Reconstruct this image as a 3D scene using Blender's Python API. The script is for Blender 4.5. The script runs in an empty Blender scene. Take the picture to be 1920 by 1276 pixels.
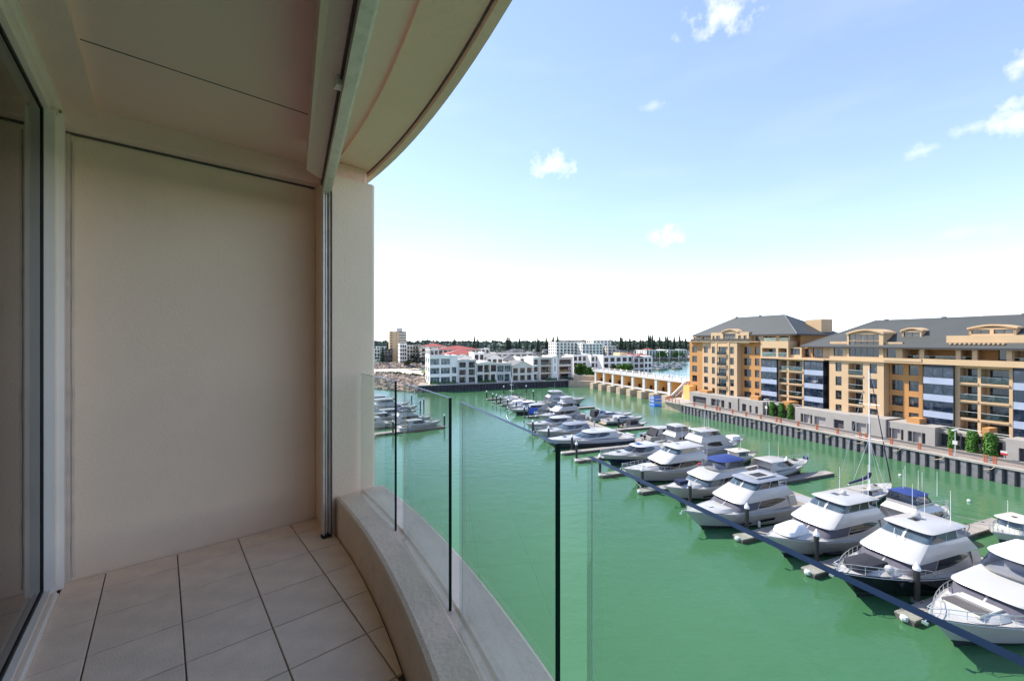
import bpy, math, random
from mathutils import Vector, Matrix
R_ = math.radians
random.seed(7)
scene = bpy.context.scene
C = scene.collection

# ------------------------------------------------------------------ camera, sky, sun, exposure
F = 771.5                      # focal length in pixels of the 1920 px wide photograph
cam_d = bpy.data.cameras.new('camera'); cam = bpy.data.objects.new('camera', cam_d); C.objects.link(cam)
cam_d.sensor_width = 36; cam_d.lens = 36 * F / 1920; cam_d.clip_start = .02; cam_d.clip_end = 30000
cam_d.shift_y = .001
scene.cycles.diffuse_bounces = 8; scene.cycles.max_bounces = 16; scene.cycles.transparent_max_bounces = 24
cam.location = (0, 0, 20); cam.rotation_euler = (R_(90), 0, 0); scene.camera = cam

SUN_AZ, SUN_EL = -54.0, 47.0   # compass angle from +Y towards +X, and height
SUN_STRENGTH, SKY_STRENGTH, EXPOSURE = 2.0, 0.15, 2.05
world = bpy.data.worlds.new('World'); scene.world = world; world.use_nodes = True
scene.view_settings.view_transform = 'Standard'; scene.view_settings.look = 'None'
scene.view_settings.exposure = EXPOSURE; scene.view_settings.gamma = 1; scene.view_settings.use_curve_mapping = False
wn, wl = world.node_tree.nodes, world.node_tree.links
wn.clear()
def nd(nodes, t, **kw):
    n = nodes.new(t)
    for k, v in kw.items():
        if k in n.bl_rna.properties.keys() and k not in n.inputs: setattr(n, k, v)
        else: n.inputs[k].default_value = v
    return n
sky = wn.new('ShaderNodeTexSky'); sky.sky_type = 'NISHITA'; sky.sun_disc = False
sky.sun_elevation = R_(SUN_EL); sky.sun_rotation = R_(SUN_AZ % 360)
sky.altitude = 0; sky.air_density = .56; sky.dust_density = 0; sky.ozone_density = 0
bg = wn.new('ShaderNodeBackground'); bg.inputs['Strength'].default_value = SKY_STRENGTH
wo = wn.new('ShaderNodeOutputWorld')
tc = wn.new('ShaderNodeTexCoord')
def wmath(op, a, b=None, c=None, clamp=False):
    n = wn.new('ShaderNodeMath'); n.operation = op; n.use_clamp = clamp
    for i, v in enumerate((a, b, c)):
        if v is None: continue
        if isinstance(v, (int, float)): n.inputs[i].default_value = v
        else: wl.new(v, n.inputs[i])
    return n.outputs[0]
noise = wn.new('ShaderNodeTexNoise'); noise.inputs['Scale'].default_value = 34; noise.inputs['Detail'].default_value = 7
noise.inputs['Roughness'].default_value = .62
wl.new(tc.outputs['Generated'], noise.inputs['Vector'])
nz = noise.outputs['Fac']
def cdir(px, py):
    return Vector(((px - 960) / F, 1, (640 - py) / F)).normalized()
CLOUDS = [(1035, 312, .060, .034, 1.0), (1250, 442, .040, .026, .95), (1358, 22, .060, .040, .85), (1900, 222, .030, .030, .9),
          (1916, 118, .020, .020, .75), (1728, 284, .022, .014, .5), (1818, 240, .024, .011, .45), (1222, 198, .030, .012, .3),
          (1270, 74, .012, .010, .35), (1800, 436, .05, .014, .2)]
CLOUDS = [(cdir(a, b), w, h, d) for a, b, w, h, d in CLOUDS]
rc = random.Random(3)
for k in range(14):            # the same sparse small clouds all round the rest of the sky
    az, el = R_(60 + k * 17 + rc.uniform(-6, 6)), R_(rc.uniform(10, 45))
    CLOUDS.append((Vector((math.sin(az) * math.cos(el), math.cos(az) * math.cos(el), math.sin(el))), rc.uniform(.03, .07), rc.uniform(.018, .035), rc.uniform(.4, 1)))
total = None
for d, w, h, dens in CLOUDS:
    rt = d.cross(Vector((0, 0, 1))).normalized(); up = rt.cross(d)
    def dot(v, scale):
        n = wn.new('ShaderNodeVectorMath'); n.operation = 'DOT_PRODUCT'
        wl.new(tc.outputs['Generated'], n.inputs[0]); n.inputs[1].default_value = v * scale
        return n.outputs['Value']
    x = dot(rt, 1 / w); y = dot(up, 1 / h)
    y = wmath('SUBTRACT', y, 0.0)
    rr = wmath('SQRT', wmath('ADD', wmath('MULTIPLY', x, x), wmath('MULTIPLY', y, y)))
    m = wmath('SUBTRACT', 1.0, rr)                       # 1 in the middle, 0 at the rim
    m = wmath('ADD', m, wmath('MULTIPLY', wmath('SUBTRACT', nz, .53), 3.2))
    m = wmath('MULTIPLY', m, .85, clamp=True)
    m = wmath('MULTIPLY', m, wmath('MULTIPLY', wmath('SUBTRACT', 1.35, rr), 2.2, clamp=True))
    front = wmath('GREATER_THAN', dot(d, 1.0), 0.0)
    m = wmath('MULTIPLY', wmath('MULTIPLY', m, front), dens)
    total = m if total is None else wmath('MAXIMUM', total, m)
# very light high haze streaks over the whole sky
n2 = wn.new('ShaderNodeTexNoise'); n2.inputs['Scale'].default_value = 3.0; n2.inputs['Detail'].default_value = 5
mp = wn.new('ShaderNodeMapping'); mp.inputs['Scale'].default_value = (1, 1, 4)
wl.new(tc.outputs['Generated'], mp.inputs['Vector']); wl.new(mp.outputs[0], n2.inputs['Vector'])
total = wmath('ADD', total, wmath('MULTIPLY', wmath('SUBTRACT', n2.outputs['Fac'], .5, clamp=True), .35), clamp=True)
mixc = wn.new('ShaderNodeMix'); mixc.data_type = 'RGBA'
wl.new(total, mixc.inputs['Factor'])
hsv = wn.new('ShaderNodeHueSaturation'); hsv.inputs['Saturation'].default_value = 1.1; hsv.inputs['Value'].default_value = 1.0
wb = wn.new('ShaderNodeVectorMath'); wb.operation = 'MULTIPLY'; wb.inputs[1].default_value = (1.0, .93, 1.0); wl.new(sky.outputs[0], wb.inputs[0]); gm_ = wn.new('ShaderNodeGamma'); gm_.inputs['Gamma'].default_value = .72; wl.new(wb.outputs[0], gm_.inputs['Color']); wl.new(gm_.outputs[0], hsv.inputs['Color']); wl.new(hsv.outputs[0], mixc.inputs['A'])
mixc.inputs['B'].default_value = (2.2, 2.25, 2.3, 1)
wl.new(mixc.outputs['Result'], bg.inputs['Color']); wl.new(bg.outputs[0], wo.inputs['Surface'])

sl = bpy.data.lights.new('sun', 'SUN'); sun = bpy.data.objects.new('sun', sl); C.objects.link(sun)
sl.energy = SUN_STRENGTH; sl.angle = R_(.6); sl.color = (1, .93, .82)
sd = Vector((math.sin(R_(SUN_AZ)) * math.cos(R_(SUN_EL)), math.cos(R_(SUN_AZ)) * math.cos(R_(SUN_EL)), math.sin(R_(SUN_EL))))
sun.rotation_euler = sd.to_track_quat('Z', 'Y').to_euler(); sun.location = (-40, -20, 80)

# ------------------------------------------------------------------ materials (all procedural)
MATS = {}
def mat(name, col, rough=.6, metal=0., var=.12, scale=3., bump=0., bscale=40., spec=.5, rnd=0., coat=0., det=4., coord='Object', stain=0., stain_col=(.05, .045, .04), sscale=2.):
    if name in MATS: return MATS[name]
    m = bpy.data.materials.new(name); m.use_nodes = True; N, L = m.node_tree.nodes, m.node_tree.links
    b = N['Principled BSDF']; t = N.new('ShaderNodeTexCoord')
    b.inputs['Roughness'].default_value = rough; b.inputs['Metallic'].default_value = metal
    b.inputs['Specular IOR Level'].default_value = spec; b.inputs['Coat Weight'].default_value = coat
    no = N.new('ShaderNodeTexNoise'); no.inputs['Scale'].default_value = scale; no.inputs['Detail'].default_value = det
    L.new(t.outputs[coord], no.inputs['Vector'])
    mr = N.new('ShaderNodeMapRange'); mr.inputs['From Min'].default_value = .25; mr.inputs['From Max'].default_value = .75
    mr.inputs['To Min'].default_value = 1 - var; mr.inputs['To Max'].default_value = 1 + var
    L.new(no.outputs['Fac'], mr.inputs['Value'])
    vm = N.new('ShaderNodeVectorMath'); vm.operation = 'SCALE'; vm.inputs[0].default_value = col[:3]; L.new(mr.outputs[0], vm.inputs['Scale'])
    out = vm.outputs[0]
    if rnd:
        oi = N.new('ShaderNodeObjectInfo'); m2 = N.new('ShaderNodeMapRange')
        m2.inputs['To Min'].default_value = 1 - rnd; m2.inputs['To Max'].default_value = 1 + rnd; L.new(oi.outputs['Random'], m2.inputs['Value'])
        v2 = N.new('ShaderNodeVectorMath'); v2.operation = 'SCALE'; L.new(out, v2.inputs[0]); L.new(m2.outputs[0], v2.inputs['Scale']); out = v2.outputs[0]
    if stain:
        n3 = N.new('ShaderNodeTexNoise'); n3.inputs['Scale'].default_value = sscale; n3.inputs['Detail'].default_value = 8; n3.inputs['Roughness'].default_value = .7
        L.new(t.outputs[coord], n3.inputs['Vector'])
        m3 = N.new('ShaderNodeMapRange'); m3.inputs['From Min'].default_value = .52; m3.inputs['From Max'].default_value = .78; m3.inputs['To Max'].default_value = stain
        L.new(n3.outputs['Fac'], m3.inputs['Value'])
        mx = N.new('ShaderNodeMix'); mx.data_type = 'RGBA'; L.new(m3.outputs[0], mx.inputs['Factor']); L.new(out, mx.inputs['A'])
        mx.inputs['B'].default_value = (*stain_col, 1); out = mx.outputs['Result']
    L.new(out, b.inputs['Base Color'])
    if bump:
        n4 = N.new('ShaderNodeTexNoise'); n4.inputs['Scale'].default_value = bscale; n4.inputs['Detail'].default_value = 5
        L.new(t.outputs[coord], n4.inputs['Vector'])
        bp = N.new('ShaderNodeBump'); bp.inputs['Strength'].default_value = bump; bp.inputs['Distance'].default_value = .01
        L.new(n4.outputs['Fac'], bp.inputs['Height']); L.new(bp.outputs[0], b.inputs['Normal'])
    MATS[name] = m
    return m

def sheet_glass(name, tint, ior=1.5, rough=0.):
    m = bpy.data.materials.new(name); m.use_nodes = True; N, L = m.node_tree.nodes, m.node_tree.links
    N.clear(); o = N.new('ShaderNodeOutputMaterial'); tr = N.new('ShaderNodeBsdfTransparent'); tr.inputs[0].default_value = (*tint, 1)
    gl = N.new('ShaderNodeBsdfGlossy'); gl.inputs['Roughness'].default_value = rough
    fr = N.new('ShaderNodeFresnel'); fr.inputs['IOR'].default_value = ior
    mx = N.new('ShaderNodeMixShader'); L.new(fr.outputs[0], mx.inputs[0]); L.new(tr.outputs[0], mx.inputs[1]); L.new(gl.outputs[0], mx.inputs[2])
    L.new(mx.outputs[0], o.inputs[0]); MATS[name] = m
    return m

def window_glass(name, dark, light, rough=.04, curtain=.35):
    """dark reflective pane; some panes have a pale blind or curtain behind them"""
    m = bpy.data.materials.new(name); m.use_nodes = True; N, L = m.node_tree.nodes, m.node_tree.links
    b = N['Principled BSDF']; b.inputs['Roughness'].default_value = rough; b.inputs['Specular IOR Level'].default_value = .8
    oi = N.new('ShaderNodeObjectInfo'); t = N.new('ShaderNodeTexCoord')
    wv = N.new('ShaderNodeTexNoise'); wv.inputs['Scale'].default_value = .9; wv.inputs['Detail'].default_value = 2
    ad = N.new('ShaderNodeVectorMath'); ad.operation = 'ADD'; L.new(t.outputs['Object'], ad.inputs[0])
    mu = N.new('ShaderNodeVectorMath'); mu.operation = 'SCALE'; mu.inputs[0].default_value = (37, 17, 53); L.new(oi.outputs['Random'], mu.inputs['Scale'])
    L.new(mu.outputs[0], ad.inputs[1]); L.new(ad.outputs[0], wv.inputs['Vector'])
    ml = N.new('ShaderNodeMapRange'); ml.inputs['From Min'].default_value = .5; ml.inputs['From Max'].default_value = .68; ml.inputs['To Max'].default_value = curtain
    L.new(wv.outputs['Fac'], ml.inputs['Value'])
    mx = N.new('ShaderNodeMix'); mx.data_type = 'RGBA'; L.new(ml.outputs[0], mx.inputs['Factor'])
    mx.inputs['A'].default_value = (*dark, 1); mx.inputs['B'].default_value = (*light, 1)
    L.new(mx.outputs['Result'], b.inputs['Base Color']); MATS[name] = m
    return m

# balcony
mat('stucco', (.96, .71, .505), .85, var=.04, scale=1.4, bump=.3, bscale=70, stain=.12, stain_col=(.2, .16, .13), sscale=1.2)
mat('stucco_rough', (.96, .71, .49), .9, var=.06, scale=5, bump=.35, bscale=60, stain=.4, stain_col=(.42, .34, .27), sscale=15)
mat('stucco_soffit', (.96, .64, .49), .9, var=.05, scale=2, bump=.6, bscale=28, stain=.15, stain_col=(.2, .17, .13), sscale=3)
mat('ceiling_paint', (.95, .655, .55), .8, var=.03, scale=1.2, bump=.08, bscale=90)
mat('seam_mortar', (.72, .60, .49), .9, var=.15, scale=9); mat('beam_paint', (.95, .685, .56), .8, var=.05, scale=3, bump=.3, bscale=60)
mat('tile', (.95, .72, .53), .62, var=.10, scale=9, bump=.35, bscale=130, rnd=.05, stain=.25, stain_col=(.55, .40, .30), sscale=6)
mat('grout', (.13, .105, .09), .95, var=.3, scale=20)
mat('joint', (.13, .10, .08), .95, var=.3, scale=9)
mat('white_alu', (.95, .83, .70), .4, var=.04, scale=3)
mat('grey_alu', (.82, .72, .62), .42, metal=.3, var=.12, scale=14, stain=.35, stain_col=(.10, .08, .06), sscale=22)
mat('black_rubber', (.012, .012, .012), .6)
sheet_glass('balcony_glass', (.92, .968, .945))
mat('glass_edge_sky', (.016, .060, .115), .3, var=.1, spec=.06); mat('glass_edge_dark', (.004, .016, .012), .3, var=.1, spec=.08); mat('glass_edge_glint', (.42, .47, .42), .35, var=.1)  # top edge colour carries the sky's blue, the pale one a glint
sheet_glass('door_glass', (.20, .22, .21), 1.75)
mat('room_dark', (.05, .045, .04), .9)
# marina
mat('gelcoat', (.40, .395, .38), .28, var=.03, scale=.8, coat=.3)
mat('gelcoat_cream', (.54, .52, .46), .3, var=.03, scale=.8, coat=.3)
mat('gelcoat_grey', (.42, .42, .43), .45, var=.05, scale=2)  # neutral grey gelcoat of rub rails, seats and trim
mat('gelcoat_silver', (.42, .43, .47), .28, var=.04, scale=.8, coat=.3)
mat('hull_black', (.010, .011, .016), .16, var=.2, scale=.6, coat=.5)
mat('hull_navy', (.012, .018, .05), .16, var=.2, scale=.6, coat=.5)
mat('hull_grey', (.05, .052, .06), .2, var=.1, scale=.6, coat=.4)
mat('antifoul', (.02, .03, .03), .8)
mat('tint', (.012, .014, .017), .05, var=.4, scale=.7, spec=.7)
mat('screen_glass', (.055, .08, .10), .05, var=.5, scale=.7, spec=.8)
mat('screen_cover', (.085, .082, .105), .85, var=.12, scale=2)
mat('nonskid', (.39, .38, .36), .8, var=.05, scale=4)
mat('teak', (.36, .25, .16), .7, var=.2, scale=7)
mat('steel', (.72, .72, .70), .25, metal=.85, var=.05)
mat('canvas_blue', (.012, .035, .16), .85, var=.2, scale=3)
mat('canvas_navy', (.008, .014, .05), .85, var=.2, scale=3)
mat('canvas_black', (.018, .018, .024), .85, var=.25, scale=3)
mat('canvas_grey', (.20, .22, .27), .8, var=.15, scale=2)
mat('canvas_white', (.66, .66, .68), .8, var=.08, scale=2)
mat('stripe_dark', (.10, .09, .09), .8)
sheet_glass('clears', (.78, .80, .86), 1.6, .15)
mat('outboard', (.015, .015, .017), .3, coat=.4)
mat('red_paint', (.45, .03, .03), .4)
mat('white_rubber', (.7, .7, .68), .5)
mat('inflatable', (.30, .31, .33), .7, var=.1)
mat('pontoon_side', (.12, .10, .085), .85, var=.35, scale=2)
mat('pontoon_deck', (.28, .25, .22), .85, var=.18, scale=2.5, stain=.3)
mat('plank', (.31, .28, .25), .85, var=.2, scale=4, rnd=.12)
mat('pile_black', (.022, .022, .024), .55, var=.4, scale=3)
mat('pile_cap', (.80, .80, .78), .5)
mat('rope', (.55, .55, .50), .9)
mat('sign_blue', (.02, .08, .45), .4)
# shore
mat('sheet_steel', (.17, .16, .165), .7, var=.22, scale=2, rnd=.12, stain=.6, stain_col=(.06, .045, .04), sscale=1.2)
mat('sheet_steel_far', (.055, .048, .055), .75, var=.3, scale=1, stain=.5, sscale=.6)
mat('concrete', (.36, .33, .29), .9, var=.12, scale=1, stain=.35, stain_col=(.16, .13, .1), sscale=1.4)
mat('concrete_tan', (.46, .36, .25), .9, var=.16, scale=.6, stain=.65, stain_col=(.16, .09, .05), sscale=.7)
mat('paving', (.24, .19, .165), .9, var=.12, scale=.8, stain=.3)
mat('asphalt', (.08, .078, .075), .9, var=.1)
mat('podium', (.32, .295, .265), .85, var=.06, scale=.6, stain=.12, sscale=.5)
mat('podium_dark', (.055, .052, .056), .8)
mat('orange_rail', (.42, .12, .055), .6, var=.2, scale=6)
mat('white_paint', (.58, .55, .50), .6, var=.05, scale=.8)
mat('white_render', (.88, .84, .76), .8, var=.06, scale=.5, stain=.08, sscale=.5)
mat('grey_render', (.58, .55, .50), .8, var=.06, scale=.5)
mat('cream_render', (.68, .63, .53), .8, var=.06, scale=.5)
mat('pink_render', (.66, .58, .51), .8, var=.06, scale=.5)
mat('tan_brick', (.60, .41, .23), .85, var=.1, scale=.4)
mat('red_roof', (.36, .075, .06), .8, var=.15, scale=1)
mat('grey_roof', (.135, .135, .14), .75, var=.12, scale=1)
mat('dark_clad', (.035, .037, .045), .6, var=.2)
mat('ochre', (.45, .22, .073), .85, var=.07, scale=.35, stain=.1, stain_col=(.32, .17, .06), sscale=.6)  # deeper orange: shade of the recesses put into the wall colour
mat('ochre_light', (.53, .365, .21), .85, var=.06, scale=.35, stain=.08, stain_col=(.35, .22, .1), sscale=.6)
mat('barrage_orange', (.90, .45, .13), .8, var=.1, scale=.5, stain=.15, stain_col=(.3, .12, .03))
mat('spandrel_blue', (.34, .38, .47), .35, var=.08, scale=.6)
mat('slate_roof', (.053, .058, .054), .6, var=.08, scale=.35, bump=.2, bscale=6)
mat('roof_trim', (.17, .175, .18), .6)
mat('frame_dark', (.045, .04, .042), .5)
mat('frame_white', (.62, .62, .60), .5)
window_glass('pane_dark', (.012, .016, .022), (.25, .23, .20))
window_glass('pane_blue', (.006, .013, .028), (.07, .10, .15), curtain=.5)
window_glass('pane_green', (.03, .06, .06), (.22, .33, .33), curtain=.7)
sheet_glass('balustrade_glass', (.62, .74, .70), 1.6)
mat('sand', (.62, .55, .45), .95, var=.06, scale=.2)
mat('rock', (.36, .25, .18), .95, var=.3, scale=.6, rnd=.2)
mat('earth', (.26, .23, .18), .95, var=.2, scale=.05)
mat('grass', (.10, .14, .035), .95, var=.3, scale=.3)
mat('bark', (.055, .042, .032), .95, var=.3)
mat('scaffold_blue', (.015, .17, .72), .6, var=.1)

def leafmat(name, a, b):
    m = bpy.data.materials.new(name); m.use_nodes = True; N, L = m.node_tree.nodes, m.node_tree.links
    p = N['Principled BSDF']; p.inputs['Roughness'].default_value = .7; p.inputs['Specular IOR Level'].default_value = .25
    t = N.new('ShaderNodeTexCoord'); no = N.new('ShaderNodeTexNoise'); no.inputs['Scale'].default_value = .9; no.inputs['Detail'].default_value = 4
    L.new(t.outputs['Object'], no.inputs['Vector']); cr = N.new('ShaderNodeValToRGB')
    cr.color_ramp.elements[0].color = (*a, 1); cr.color_ramp.elements[1].color = (*b, 1); cr.color_ramp.elements[0].position = .35; cr.color_ramp.elements[1].position = .65
    L.new(no.outputs['Fac'], cr.inputs[0]); L.new(cr.outputs[0], p.inputs['Base Color']); MATS[name] = m
leafmat('leaf_pine', (.02, .04, .024), (.045, .075, .04))
leafmat('leaf_hazed', (.06, .09, .075), (.11, .14, .11))  # paler grey green: distance haze put into the leaf colour
leafmat('leaf_ivy', (.035, .10, .015), (.09, .21, .03))
leafmat('leaf_fig', (.03, .08, .015), (.10, .20, .035))
leafmat('leaf_scrub', (.05, .055, .02), (.10, .10, .035))

def water_mat():
    m = bpy.data.materials.new('water'); m.use_nodes = True; N, L = m.node_tree.nodes, m.node_tree.links
    b = N['Principled BSDF']; t = N.new('ShaderNodeTexCoord')
    n = N.new('ShaderNodeTexNoise'); n.inputs['Scale'].default_value = .035; n.inputs['Detail'].default_value = 4; L.new(t.outputs['Object'], n.inputs['Vector'])
    cr = N.new('ShaderNodeValToRGB'); cr.color_ramp.elements[0].color = (.047, .130, .058, 1); cr.color_ramp.elements[1].color = (.062, .160, .075, 1)
    cr.color_ramp.elements[0].position = .3; cr.color_ramp.elements[1].position = .7
    L.new(n.outputs['Fac'], cr.inputs[0]); L.new(cr.outputs[0], b.inputs['Base Color'])
    b.inputs['Roughness'].default_value = .10; b.inputs['IOR'].default_value = 1.33; b.inputs['Specular IOR Level'].default_value = .5
    mp = N.new('ShaderNodeMapping'); mp.inputs['Scale'].default_value = (1, 1.7, 1); mp.inputs['Rotation'].default_value = (0, 0, .5); L.new(t.outputs['Object'], mp.inputs['Vector'])
    h = None
    for sc, dist in ((.45, .10), (2.2, .028)):
        k = N.new('ShaderNodeTexNoise'); k.inputs['Scale'].default_value = sc; k.inputs['Detail'].default_value = 3; L.new(mp.outputs[0], k.inputs['Vector'])
        bp = N.new('ShaderNodeBump'); bp.inputs['Strength'].default_value = .55; bp.inputs['Distance'].default_value = dist; L.new(k.outputs['Fac'], bp.inputs['Height'])
        if h: L.new(h, bp.inputs['Normal'])
        h = bp.outputs[0]
    L.new(h, b.inputs['Normal']); MATS['water'] = m
water_mat()

# ------------------------------------------------------------------ mesh helpers
ORG = {}
class MB:
    def __init__(s): s.v, s.f, s.m = [], [], []
    def add(s, vs, fs, mi=0):
        o = len(s.v); s.v += [tuple(p) for p in vs]
        s.f += [tuple(i + o for i in f) for f in fs]; s.m += [mi] * len(fs); return s
    def quad(s, a, b, c, d, mi=0): return s.add([a, b, c, d], [(0, 1, 2, 3)], mi)
    def box(s, x0, x1, y0, y1, z0, z1, mi=0):
        return s.add([(x, y, z) for z in (z0, z1) for y in (y0, y1) for x in (x0, x1)],
                     [(0, 2, 3, 1), (4, 5, 7, 6), (0, 1, 5, 4), (2, 6, 7, 3), (0, 4, 6, 2), (1, 3, 7, 5)], mi)
    def prism(s, poly, z0, z1, mi=0, caps=True):
        n = len(poly); vs = [(x, y, z0) for x, y in poly] + [(x, y, z1) for x, y in poly]
        fs = [(i, (i + 1) % n, n + (i + 1) % n, n + i) for i in range(n)]
        if caps: fs += [tuple(range(n - 1, -1, -1)), tuple(range(n, 2 * n))]
        return s.add(vs, fs, mi)
    def tube(s, pts, r, n=6, mi=0, r1=None, cap=True):
        pts = [Vector(p) for p in pts]; k = len(pts); vs = []
        for i, p in enumerate(pts):
            d = (pts[min(i + 1, k - 1)] - pts[max(i - 1, 0)]).normalized()
            a = d.cross(Vector((0, 0, 1)));
            if a.length < .05: a = d.cross(Vector((1, 0, 0)))
            a.normalize(); b = d.cross(a); q = r if r1 is None else r + (r1 - r) * i / (k - 1)
            vs += [p + q * (math.cos(t) * a + math.sin(t) * b) for t in (2 * math.pi * j / n for j in range(n))]
        fs = [(i * n + j, i * n + (j + 1) % n, (i + 1) * n + (j + 1) % n, (i + 1) * n + j) for i in range(k - 1) for j in range(n)]
        if cap: fs += [tuple(range(n - 1, -1, -1)), tuple(range((k - 1) * n, k * n))]
        return s.add(vs, fs, mi)
    def lathe(s, prof, cx=0, cy=0, n=12, mi=0):
        vs = [(cx + r * math.cos(2 * math.pi * j / n), cy + r * math.sin(2 * math.pi * j / n), z) for r, z in prof for j in range(n)]
        fs = [(i * n + j, i * n + (j + 1) % n, (i + 1) * n + (j + 1) % n, (i + 1) * n + j) for i in range(len(prof) - 1) for j in range(n)]
        fs += [tuple(range(n - 1, -1, -1)), tuple(range((len(prof) - 1) * n, len(prof) * n))]
        return s.add(vs, fs, mi)
    def loft(s, rings, mi=0, top=True, bottom=False):
        n = len(rings[0]); vs = [p for r in rings for p in r]
        fs = [(i * n + j, i * n + (j + 1) % n, (i + 1) * n + (j + 1) % n, (i + 1) * n + j) for i in range(len(rings) - 1) for j in range(n)]
        if top: fs.append(tuple(range((len(rings) - 1) * n, len(rings) * n)))
        if bottom: fs.append(tuple(range(n - 1, -1, -1)))
        return s.add(vs, fs, mi)
    def build(s, name, mats, parent=None, smooth=None, mesh_only=False):
        if isinstance(mats, str): mats = [mats]
        vs = s.v; og = ORG.get(parent) if parent else None
        if og: vs = [(x - og[0], y - og[1], z - og[2]) for x, y, z in vs]
        me = bpy.data.meshes.new(name); me.from_pydata(vs, [], s.f)
        for k in mats: me.materials.append(MATS[k])
        if len(mats) > 1: me.polygons.foreach_set('material_index', s.m)
        if smooth:
            me.polygons.foreach_set('use_smooth', [True] * len(me.polygons)); me.set_sharp_from_angle(angle=R_(smooth))
        me.update()
        if mesh_only: return me
        return put(name, me, parent)
def put(name, me, parent=None, loc=None):
    o = bpy.data.objects.new(name, me); C.objects.link(o)
    if parent:
        o.parent = parent
        if parent in ORG: ORG[o] = ORG[parent]
    if loc: o.location = loc
    return o
def tag(o, label=None, cat=None, group=None, kind=None):
    for k, v in (('label', label), ('category', cat), ('group', group), ('kind', kind)):
        if v: o[k] = v
    return o
TH = R_(20.48); ct, st = math.cos(TH), math.sin(TH)
def W(q, r, z=0): return Vector((ct * q - st * r, st * q + ct * r, z))   # marina frame: q out across the berths, r along the quay
def root(name, label, cat, q, r, z=0, group=None, rot=0):
    o = bpy.data.objects.new(name, None); C.objects.link(o); o.empty_display_size = .3
    o.location = W(q, r, z); o.rotation_euler = (0, 0, TH + R_(rot)); tag(o, label, cat, group)
    return o
def groot(name, label, cat, q, r, z=0, group=None):
    """a thing whose parts are given in absolute q, r, z"""
    o = root(name, label, cat, q, r, z, group); ORG[o] = (q, r, z); return o
def copy_tree(o, parent=None):
    c = o.copy(); C.objects.link(c); c.parent = parent
    for ch in list(o.children): copy_tree(ch, c)
    return c
GROUND = bpy.data.objects.new('_', None); ORG[GROUND] = (0, 0, 0)
def marina_mesh(mb, name, mats, smooth=None):
    """a single-mesh top-level object given in absolute q, r, z: origin at the centre of its base"""
    xs = [p[0] for p in mb.v]; ys = [p[1] for p in mb.v]; zs = [p[2] for p in mb.v]
    o0 = ((min(xs) + max(xs)) / 2, (min(ys) + max(ys)) / 2, min(zs))
    mb.v = [(x - o0[0], y - o0[1], z - o0[2]) for x, y, z in mb.v]
    o = mb.build(name, mats, None, smooth); o.location = W(*o0); o.rotation_euler = (0, 0, TH); return o
# ------------------------------------------------------------------ the balcony (x = out from the flat, y = along the balcony, z from eye height)
BROT = R_(40.42)
def bal(o, z=0):
    o.location = (0, 0, 20 + z); o.rotation_euler = (0, 0, BROT); return o
AC_Y, AC_X = 3.06, -6.98                                     # centre of the curved front
def arc(rad, y): return AC_X + math.sqrt(rad * rad - (AC_Y - y) ** 2)
FLOOR, YB = -1.25, -3.4                                      # floor level, the balcony's other end
ys = [2.80 - k * .155 for k in range(41)]
def arc_strip(prof, y_list):
    """sweep a profile of (radius, z) along the curved front"""
    mb = MB(); n = len(prof)
    vs = [(arc(rd, y), y, z) for y in y_list for rd, z in prof]
    fs = [(i * n + j, i * n + (j + 1) % n, (i + 1) * n + (j + 1) % n, (i + 1) * n + j) for i in range(len(y_list) - 1) for j in range(n)]
    fs += [tuple(range(n)), tuple(range(len(vs) - 1, len(vs) - n - 1, -1))]
    return mb.add(vs, fs)

# floor: bed with dark joints, then every tile a piece of its own
poly = [(-.62, 3.13), (arc(8.10, 3.13), 3.13)] + [(arc(8.10, y), y) for y in ys] + [(-.62, ys[-1])]
floor = bal(MB().prism(poly[::-1], FLOOR - .22, FLOOR - .009).build('floor', 'grout')); tag(floor, 'balcony floor of grey square tiles with dark joints', kind='structure')
GAP = .0027
xl = [-.388] + [-.229 + .2995 * k for k in range(6)]
yl = [3.126] + [2.941 - .2985 * k for k in range(21)]
cache = {}
for i in range(len(xl) - 1):
    for j in range(len(yl) - 1):
        xa, xb, yb, ya = xl[i] + GAP, xl[i + 1] - GAP, yl[j] - GAP * 1.3, yl[j + 1] + GAP * 1.3
        lim = [arc(7.838, y) for y in (ya, yb)]
        if min(lim) < xa + .01: continue
        if max(lim) > xb and min(lim) > xb:
            key = (round(xb - xa, 3), round(yb - ya, 3))
            if key not in cache:
                w, h = xb - xa, yb - ya
                cache[key] = MB().loft([[(0, 0, -.009), (w, 0, -.009), (w, h, -.009), (0, h, -.009)], [(0, 0, -.0015), (w, 0, -.0015), (w, h, -.0015), (0, h, -.0015)],
                                        [(.002, .002, 0), (w - .002, .002, 0), (w - .002, h - .002, 0), (.002, h - .002, 0)]]).build('tile', 'tile', mesh_only=True)
            put('tile', cache[key], floor, (xa, ya, FLOOR))
        else:
            n = 6; edge = [(min(xb, arc(7.838, ya + (yb - ya) * k / n)), ya + (yb - ya) * k / n) for k in range(n + 1)]
            p = [(xa, ya)] + edge + [(xa, yb)]
            p = [(x - xa, y - ya) for x, y in p]
            put('tile', MB().prism(p, -.009, 0).build('tile', 'tile', mesh_only=True), floor, (xa, ya, FLOOR))

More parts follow.
